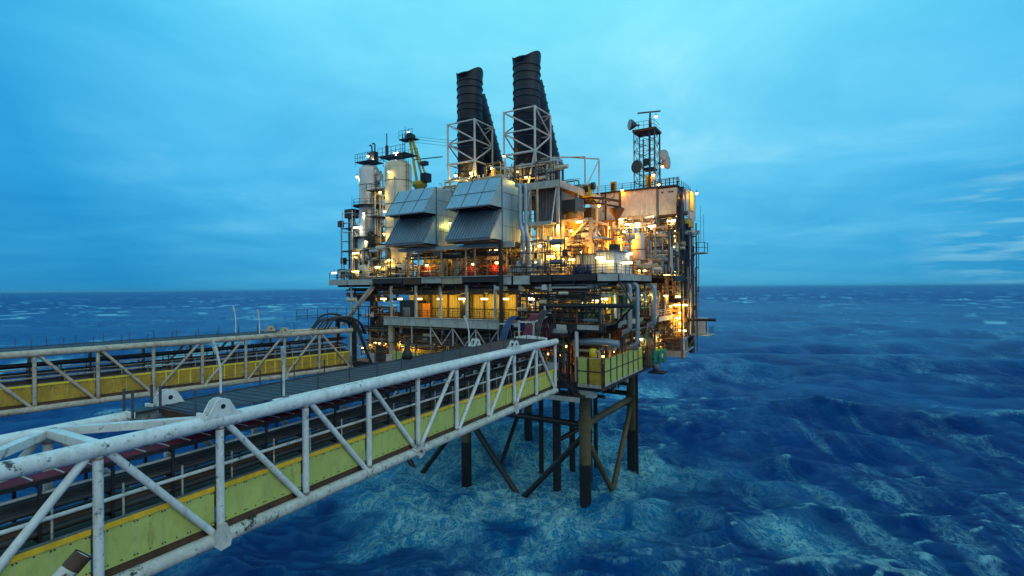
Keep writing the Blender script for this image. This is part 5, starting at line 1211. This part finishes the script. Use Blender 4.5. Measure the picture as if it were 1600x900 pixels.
for args in [
    ('dark pipework hanging under the left half of the main deck above the middle gallery', -37, -20, -2.6, .8, 28.4, 30.0, 1, DK, 12, (.08, .2), .15, 3),
    ('dark pipework under the main deck beside the tall black post', -20, -8, -2.6, .8, 28.4, 30.0, 2, DK, 10, (.08, .2), .15, 3),
    ('dark and pale pipes running under the main deck above the near corner', -8, 5.6, -2.8, 1.5, 27.9, 30.0, 3, ['piped', 'pipes', 'dark', 'piped', 'pipew'], 14, (.08, .2), .15, 4),
    ('dark looping pipes hanging below the far left end of the main deck', -46, -36, -2.4, 2, 27.2, 29.9, 4, DK, 12, (.1, .24), .35, 3),
    ('dark tangle of pipes at the left of the middle deck by the hose arches', -41, -33.5, -2.6, 3, 21.5, 26.5, 5, DK, 20, (.08, .22), .35, 8, 4),
    ('brown pipework with small lights in the cellar deck past the farther bridge', -41.5, -33, -2.2, 4, 17.1, 22.5, 6, BR, 18, (.07, .2), .4, 8, 4),
    ('brown pipes crossing above the sage panels in the cellar deck', -33, -21, -2.2, 0, 19.4, 23.2, 7, BR, 14, (.07, .2), .2, 6, 4),
    ('dark pipework under the pale beam behind the near bridge deck', -21, -10, -2.4, 3, 17.2, 23.3, 8, DK, 18, (.08, .22), .35, 6, 4),
    ('dark and rusty pipework behind the end of the near bridge', -9.5, -2, -2.4, 3.5, 17.1, 23.3, 9, BR, 20, (.07, .2), .4, 8, 3),
    ('rusty pipes behind the near corner wind wall', -1, 3.4, -2.2, 5, 17.2, 23.2, 10, BR, 18, (.07, .22), .35, 8),
    ('pale pipes rising through the middle deck beside the cable loops', -9, -2, -2.2, 2.0, 24.7, 28.2, 11, ['piped', 'pipet', 'dark', 'pipew'], 16, (.07, .18), .45, 8, 3),
    ('pipes and valves in front of the window wall at the near corner', -1.5, 3.6, -1.8, 2.0, 24.7, 28.2, 12, ['pipet', 'piped', 'dark', 'teal'], 14, (.06, .16), .45, 8, 3),
    ('pipework between the near corner and the grey risers below the main deck', 3.4, 5.6, 1, 13, 24.8, 30, 13, ['piped', 'pipes', 'teal', 'dark', 'pipew'], 18, (.07, .2), .5, 8, None),
    ('lit pipework on the right side of the middle deck beyond the risers', 3, 6.2, 14, 21, 24.8, 30, 14, MX, 20, (.07, .2), .5, 10, None),
    ('rusty pipework on the right side of the cellar deck beyond the wind wall', 1.5, 5.4, 13.5, 22, 17.2, 23.2, 15, BR, 20, (.07, .22), .4, 10, None),
    ('pipework under the left air intake in the machinery gallery', -30.5, -23, -1.5, 2.8, 31.3, 35.4, 16, OR, 16, (.06, .15), .5, 8, 4),
    ('pipework under the right air intake in the machinery gallery', -22.5, -11.5, -1.2, 2.8, 31.3, 35.4, 17, ['pipet', 'vesselc', 'pipeb', 'orange', 'piped'], 22, (.06, .16), .5, 12, 5),
    ('tall cream and rusty pipes under the balcony right of the near intake', -9.6, -4.6, .2, 3, 31.3, 38.2, 18, ['vesselc', 'pipet', 'pipeb', 'pipew'], 9, (.07, .22), .65, 10, 3),
    ('low valves and manifolds along the main deck edge under the downpipes', -10.2, -1.6, -2.4, .3, 31.3, 33.2, 19, LT, 18, (.05, .14), .5, 12),
    ('orange-lit pipework inside the process frame', -4.5, .6, 2.6, 9, 31.3, 38.8, 20, OR, 13, (.07, .24), .55, 8, None),
    ('orange-lit pipework between the process frame and the ribbed wall', -5, 1.5, 10, 18.5, 31.3, 37, 21, OR, 10, (.07, .22), .5, 10, None),
    ('dense pipework round the orange lamps left of the domed tank', 1, 4, 8, 17, 31.3, 38, 22, OR, 12, (.06, .18), .55, 10, 3),
    ('pale pipe lattice hanging below the pale clad wall near the mast', -2, 4.2, 18.5, 21.5, 36.5, 41.2, 23, ['pipet', 'piped', 'pipew', 'mast'], 26, (.05, .14), .4, 12, 5),
    ('pipework on the main deck at the right between tank and service tower', 4.8, 8.2, 12.5, 20.8, 31.3, 38.5, 24, MX, 26, (.06, .18), .55, 12, None),
    ('low pipework and valves on the right edge of the main deck', 5.2, 8, 6, 20, 31.3, 33.5, 25, MX, 18, (.06, .15), .5, 12, None),
    ('brown pipework on the upper floors of the service tower', 1.4, 8.0, 22.2, 25, 34.4, 41, 26, BR, 26, (.06, .16), .5, 12, 4),
    ('lit pipework on the middle floors of the service tower', 1.4, 8.2, 22.0, 25, 27.5, 34.2, 27, ['pipet', 'pipew', 'pipeb', 'vesselc'], 24, (.06, .18), .5, 12, 4),
    ('lit yellow and orange pipework on the lower floors of the service tower', 3.0, 8.2, 22.0, 25, 21.1, 27.2, 28, ['pipet', 'vesselc', 'orange', 'pipew'], 20, (.07, .2), .55, 10, None),
    ('pipework on the roof in front of the left exhaust stack', -26, -18.2, 1.0, 3.4, 44.0, 47.4, 29, ['pipet', 'vesselc', 'pipew', 'pipeb'], 16, (.06, .16), .45, 8, None),
    ('pipework on the roof between the exhaust stacks', -18, -14, 2, 8, 44.0, 49.5, 30, ['pipet', 'vesselc', 'crane', 'pipeb'], 20, (.06, .2), .5, 10, None),
    ('pipework at the foot of the right exhaust stack', -14, -4.6, 1.4, 5, 44.5, 48.6, 31, ['pipew', 'pipet', 'piped', 'greyd'], 22, (.05, .14), .6, 10, None),
    ('slim pipes climbing between the two white columns', -40.0, -38.7, -.2, 2.2, 31.3, 50.5, 32, ['pipew', 'pipet', 'darkb'], 12, (.06, .13), .85, 10, None),
    ('pipework at the foot of the white columns', -39.5, -31.5, -1.8, 2, 31.3, 34.6, 33, ['vesselc', 'pipew', 'dark', 'pipet'], 18, (.06, .18), .45, 10, None),
    ('small pipes at the far left end of the main deck behind the railing', -47, -43, -2.4, -.8, 31.3, 33, 34, ['pipew', 'vesselc', 'darkb'], 10, (.05, .12), .5, 6, None),
    ('pipes and rails along the roof edge between intake and accommodation', -8, -3.9, 6, 17, 44.4, 46.4, 35, ['mast', 'greyd', 'pipew'], 10, (.05, .12), .4, 4, None),
    ('dark pipework climbing the right edge of the accommodation block', 7.6, 8.4, 20.8, 22.4, 31.3, 45.6, 36, ['mast', 'darkb', 'dark'], 12, (.07, .18), .85, 6, None),
    ('thin dark conduit and posts along the main deck edge right of the black post', -10.5, 1.5, -2.9, -2.3, 31.3, 36.2, 37, DK, 12, (.04, .09), .75, 6, None),
    ('dark conduit hanging on the front of the middle deck near the corner', -9, 3.6, -3.3, -2.6, 24.8, 29.8, 38, DK, 14, (.05, .12), .5, 6, None),
    ('rusty conduit and ladders on the front of the service tower', 1.2, 8.2, 20.9, 21.4, 31.4, 41, 39, ['mast', 'dark', 'pipeb', 'pipet'], 18, (.04, .1), .6, 8, None),
    ('pale conduit climbing the outer right side of the service tower', 8.5, 9.6, 22.5, 30, 21.5, 41, 40, ['mast', 'pipew', 'darkb', 'pipet'], 16, (.06, .14), .7, 8, None),
    ('dark pipes slung beneath the cellar deck behind the wind wall', -6, 3.4, -1, 12, 14.6, 16.4, 41, DK, 12, (.1, .25), .15, 3, None),
    ('dark pipes and hangers on the right face of the lower decks', 4.1, 5.2, 2, 26, 20.4, 24.4, 42, ['dark', 'piped', 'pipes', 'rusty', 'teal'], 18, (.07, .18), .4, 8, None),
    ('dark brackets and pipes in front of the cellar deck by the bridge end', -9, -.5, -3.6, -2.8, 17.2, 23.2, 43, DK, 14, (.06, .16), .5, 6, None),
    ('slender pipes and brackets on the outer side of the slim white column', -44.4, -43.9, -.8, 1.5, 31.3, 44.5, 44, ['darkb', 'pipew', 'darkb'], 8, (.05, .1), .9, 10, None),
    ('thin pipes and valves in front of the two white columns', -41.5, -34, -2.2, -1.6, 31.3, 37, 45, ['darkb', 'pipew', 'pipet', 'black'], 14, (.05, .12), .6, 8, None),
    ('dark conduit crossing the front of the machinery gallery ceiling', -31, -11.5, -2.2, -1.4, 34.0, 35.3, 46, DK, 10, (.05, .12), .2, 6, None),
]:
    pipework(*args)
# work platforms between and beside the white columns
for i, z in enumerate((37.2, 42.0, 46.6)):
    t = Thing('access_platform', f'small railed access platform between the white columns, {ORD[i]} from the bottom', 'platform', PF(-39, 0, z), 'access platforms between the columns')
    t.part('floor', MB().box(-40.2, -37.6, -1.4, 2.6, z, z + .12), M['darkb'])
    for a in (-40.1, -38.9, -37.7): t.part('rail_post', MB().tube((a, -1.4, z), (a, -1.4, z + 1.2), .04, 5), M['darkb'])
    for h in (.6, 1.2): t.part('rail', MB().tube((-40.2, -1.4, z + h), (-37.6, -1.4, z + h), .04, 5), M['darkb'])
# green tanks and cream drum on the lower right
for i, (a, b) in enumerate(((4.9, 15.3), (5.2, 17.2), (5.4, 19.0))):
    t = Thing('green_tank', f'green rectangular tank on the lower right edge, {ORD[i]} from the wind wall', 'tank', PF(a, b, 17), 'green tanks on the lower right edge')
    t.part('body', MB().box(a - .8, a + .7, b - .8, b + .8, 17.2, 19.3), M['teal']); t.part('filler', MB().lathe(a, b, [(.25, 19.3), (.25, 19.7), (.01, 19.75)], 10), M['crane']); t.part('rib', MB().box(a - .84, a + .74, b - .86, b - .81, 18.1, 18.25), M['dark'])
t = Thing('white_bottle', 'grey round vessel on a small tray under the green tanks', 'vessel', PF(6.2, 15.6, 16))
t.part('shell', MB().ball(5.6, 15.4, 16.8, .55, 16), M['greyd']); t.part('tray', MB().box(4.6, 7, 14.4, 17, 15.9, 16.1), M['dark']); t.part('neck', MB().tube((5.6, 15.4, 17.2), (5.6, 15.4, 17.7), .2, 10), M['blue'])
for i, (a, b, z, m, lab) in enumerate(((2.0, -1.5, 20.1, 'yellowf', 'bright yellow drum standing behind the corner wind wall'), (2.6, -.9, 25.0, 'teal', 'green cylinder by the window in the middle deck'), (4.6, 7.5, 26, 'teal', 'green cylinder beside the grey risers'))):
    t = Thing('drum', lab, 'drum', PF(a, b, z))
    t.part('body', MB().lathe(a, b, [(.48, z), (.48, z + 1.1), (.44, z + 1.2), (.01, z + 1.22)], 16), M[m]); t.part('stand', MB().box(a - .5, a + .5, b - .4, b + .4, z - (3 if i == 0 else .4), z), M['rusty'])
# stair down from the near bridge end to the jacket walkway
t = Thing('landing_platform', 'small dark landing with railing and stair beneath the end of the near bridge', 'landing', PF(-1, -3.5, 15.2))
t.part('floor', MB().box(-4.6, 1.4, -4.6, -1.2, 15.1, 15.3), M['dark']); t.part('fascia', MB().box(-4.6, 1.4, -4.72, -4.6, 14.7, 15.3), M['beam'])
for k in range(5): t.part('rail_post', MB().tube((-4.4 + k * 1.4, -4.5, 15.3), (-4.4 + k * 1.4, -4.5, 16.4), .05, 5), M['dark'])
for h in (.6, 1.1): t.part('rail', MB().tube((-4.5, -4.5, 15.3 + h), (1.3, -4.5, 15.3 + h), .045, 5), M['dark'])
for q in (0, .9): t.part('stair_stringer', MB().beam((-2.2, -4.3 + q, 18.6), (1.0, -4.3 + q, 15.3), .08, .28), M['dark'])
for k in range(8): t.part('stair_tread', MB().box(-2.1 + k * .38, -1.8 + k * .38, -4.3, -3.4, 18.4 - k * .41, 18.44 - k * .41), M['dark'])
t.part('cross_brace', MB().beam((-3.6, -3, 17), (-1.6, -3, 22.8), .2), M['black']); t.part('cross_brace', MB().beam((-1.6, -3, 17), (-3.6, -3, 22.8), .2), M['black'])
for a in (-4.4, -1.0): t.part('hanger', MB().beam((a, -2.6, 15.2), (a, -2.6, 24), .3), M['rusty' if a < -2 else 'black'])
t.part('grey_sheet', MB().box(-4.2, -2.2, -3.4, -3.3, 17.0, 19.4), M['beam'])
# cross pieces over the platform end of the near bridge
t = Thing('spreader_beam', 'pale tapered beam lying across the platform end of the near bridge deck', 'beam', NB(-2.4, -1.5, 23.1))
t.part('web', MB(NB).extr([(-4.9, 22.95), (-.5, 22.95), (-.5, 23.35), (-3.2, 23.6), (-4.9, 23.35)], -1.4, -1.1), M['white']); t.part('flange', MB(NB).box(-4.9, -.5, -1.6, -.95, 22.86, 22.95), M['white'])

# ------------------------------------------------------------------ lamps, row by row
def row(kind, group, lab, items, col='w', power=260, dim=None):
    items = sorted(items, key=lambda q: q[0])
    for i, it in enumerate(items):
        px, py, b = it[:3]; a, z = ont(px, py, b)
        c = it[3] if len(it) > 3 else col; p = it[4] if len(it) > 4 else power
        lamp(kind, a, b, z + (.05 if kind == 'strip' else 0), lab.format(ORD[i] + ' from the left' if len(items) > 1 else '').strip(), group, c, p)
row('strip', 'strip lamps in the middle gallery', 'strip lamp along the ribbed wall of the middle gallery, {}', [(px, 466.5, -.6) for px in (599, 625, 655, 687, 722, 757, 789)], 'y', 240)
row('strip', 'strip lamps behind the cable loops', 'strip lamp near the dark corner column, {}', [(839, 467, 0), (865, 463, -.3), (932, 467.5, -.2, 'w', 260), (944, 466.5, 0)], 'y', 220)
row('strip', 'strip lamps in the machinery gallery', 'strip lamp under the air intakes, {}', [(648, 393, 1.2, 'y'), (686, 394.5, 0), (728, 391, 0), (770, 389.5, .2), (778, 390, .8), (706, 393, 2.0, 'y')], 'y', 170)
row('flood', 'round lamps low in the machinery gallery', 'round lamp close to the red pumps, {}', [(645, 402, -.8, 'w', 90), (667, 414, -1.7, 'y', 60), (739, 412, -1.7, 'y', 60), (776, 410, -1.8, 'o', 90)], 'y', 80)
row('strip', 'strip lamps on the process deck', 'strip lamp between downpipes and white cabin, {}', [(846, 383.5, 1.5, 'w', 240), (871, 383.5, .5), (905, 346, 1.8), (893, 405, -1.2, 'y', 90), (859, 400, 0, 'y', 110), (838, 410, -1.2, 'y', 90), (919, 381, 3, 'y', 200)], 'y', 220)
row('flood', 'sodium floodlights in the process area', 'orange sodium floodlight by the ribbed wall, {}', [(968.5, 373.5, 9, 'o', 1700), (975, 361.6, 10, 'o', 1000), (936, 321, 12, 'o', 560), (926, 372, 15, 'o', 1200), (884, 372, 14, 'o', 1200), (893, 360, .8, 'o', 650), (951, 355, 15, 'o', 1000), (908, 392, .9, 'o', 700), (872, 352, 1.0, 'y', 480), (858, 372, 1.2, 'y', 420), (853, 405, 1.2, 'y', 350), (880, 405, 1.0, 'y', 350)], 'o', 900)
row('strip', 'strip lamps below the pale clad wall', 'strip lamp below the pale clad wall, {}', [(969, 342, 18.4, 'w', 200), (982, 350, 18), (996, 349, 18.5), (1015, 338, 19.5), (1018.6, 352.7, 18)], 'w', 200)
row('strip', 'strip lamps in the service tower', 'strip lamp on the right-end service tower, {}', [(1049, 344, 21.8), (1059, 359, 21.9, 'w', 60), (1051, 369.5, 21.8), (1058, 385, 21.9, 'w', 60), (1051, 396, 21.8), (1062, 336, 22.5, 'y', 60), (1053.6, 422.5, 21.8), (1042, 429, 21.6, 'y', 120), (1061, 463, 21.8, 'y'), (1058, 476, 21.6, 'o', 300), (1069, 476, 22.2, 'y', 120), (1061, 496.5, 21.8, 'y', 220), (1066, 516, 22, 'y')], 'w', 150)
row('flood', 'round lamps in the service tower', 'round warm lamp low in the service tower, {}', [(1064, 407, 22, 'y', 240), (1063, 505, 22.4, 'y', 160), (1062, 488, 22.4, 'o', 260), (1048, 478, 22.4, 'o', 240)], 'y', 200)
row('strip', 'lamps round the white cabin', 'small lamp on or beside the white cabin, {}', [(937, 402, -1.7, 'w', 50), (952.5, 407.5, -1.5), (980, 410, 1.2), (983, 396, 4)], 'w', 34)
row('strip', 'strip lamps on the right edge of the main deck', 'strip lamp right of the white cabin, {}', [(1006, 408, 14), (1020, 412, 16, 'y', 160), (1033, 405, 18), (1003, 422, 10, 'y', 120), (1028, 424, 17, 'y', 120)], 'w', 140)
row('strip', 'strip lamps on the right of the middle deck', 'strip lamp beyond the grey risers, {}', [(1003, 460, 11), (1016, 460, 15), (1029, 459, 18), (1038, 462, 20, 'o', 260)], 'y', 220)
row('flood', 'small lamps in the cellar deck right', 'small warm lamp above the sage wind wall, {}', [(857, 552, -1.5, 'y', 90), (884, 540, .5, 'o', 90), (871, 556, -1, 'o', 110), (941.6, 556, 0, 'o', 120), (957, 549, 2.5, 'w', 110), (972, 545, 6, 'o', 120), (990, 540, 10, 'o', 110), (1002, 529, 13, 'w', 120), (1015, 530, 16, 'y', 200), (1022, 524, 17.5, 'y', 200), (1028, 521, 19, 'y', 220), (1030, 533, 19, 'o', 180)], 'o', 120)
row('flood', 'small lamps in the cellar deck left', 'small amber lamp past the farther bridge end, {}', [(567, 543, -1, 'o', 70), (578, 538, -.5, 'y', 60), (586, 535, 0, 'y', 60), (593, 536, -.5, 'y', 90), (598, 540, -1, 'o', 70), (604, 537, 0, 'o', 70)], 'y', 70)
row('strip', 'strip lamps in the cellar deck left', 'strip lamp over the sage panels in the cellar deck, {}', [(626, 533, -.8, 'y', 260), (644, 534, -.6, 'y', 160), (679, 537, -1.2, 'y', 120)], 'y', 200)
row('flood', 'bright lamps at the white columns', 'bright lamp on the white columns, {}', [(558, 276, 0, 'c', 260), (575, 243.5, 0, 'c', 260), (569, 333, -.6, 'c', 120), (572, 377, -.8, 'w', 120), (594, 300, -.6, 'y', 110), (601, 330, -.6, 'y', 90), (600, 365, -.6, 'y', 90), (608, 268, -.4, 'y', 60)], 'w', 150)
row('strip', 'strip lamps at the left end of the main deck', 'strip lamp at the main deck left end, {}', [(522, 426, -2, 'c', 60), (553, 424, -1.8, 'y', 110), (560, 424, -1, 'y', 110), (590, 417, -2.3, 'y', 180), (608, 406, -1.4, 'y', 160), (556, 395, -1.2, 'y', 90), (557, 355, -1.2, 'c', 90)], 'y', 120)
row('strip', 'lamp on the domed column walkway', 'cool lamp on the walkway above the wide domed column {}', [(618.5, 239, 1.5, 'c', 200)])
row('flood', 'beacon lights', 'tiny bright beacon on the tip of the crane mast {}', [(638, 206, 8.6, 'c', 30)])
row('flood', 'bright lamps at the stack feet', 'amber lamp at the feet of the exhaust stacks, {}', [(788, 244, 3, 'o', 420), (768, 262, 3, 'y', 220), (735, 270, 2.4, 'y', 240), (808, 268, 3, 'y', 260), (822, 276, 2, 'y', 160), (712, 274, 2.6, 'y', 130)], 'y', 200)
row('flood', 'small lamps on the roof', 'small amber lamp at the foot of the telecom mast, {}', [(1021, 273, 25.9, 'o', 160), (1029, 288, 26, 'o', 160), (972, 297, 21.5, 'o', 60), (1035, 260, 25, 'o', 60)], 'o', 100)
row('flood', 'floodlight on the end wall', 'yellow floodlight washing the end wall of the accommodation block {}', [(1079, 301, 27.5, 'y', 500)])
row('flood', 'lamps among the far tanks', 'warm lamp between the two air intakes {}', [(703, 348, -.5, 'y', 180)])
row('flood', 'beacon lights', 'tiny red and white beacon at the mast head {}', [(1025, 182, 28, 'c', 20)])

lamp('flood', 9.5, 27.6, 45.6, 'second yellow floodlight on an arm beside the end wall of the accommodation block', 'floodlight on the end wall', 'o', 420)

# thin sea air: far water softens towards the horizon
hz = MB(W0).box(-66000, 66000, -66000, 66000, -12, 75).build('haze', [], (0, 0, 0)); hz['kind'] = 'stuff'
hm = bpy.data.materials.new('sea_air'); hm.use_nodes = True; hn = hm.node_tree
hn.nodes.remove(hn.nodes['Principled BSDF'])
pv = hn.nodes.new('ShaderNodeVolumePrincipled'); pv.inputs['Density'].default_value = 3e-5; pv.inputs['Color'].default_value = (.22, .68, .95, 1)
hn.links.new(pv.outputs[0], hn.nodes['Material Output'].inputs['Volume']); hz.data.materials.append(hm)
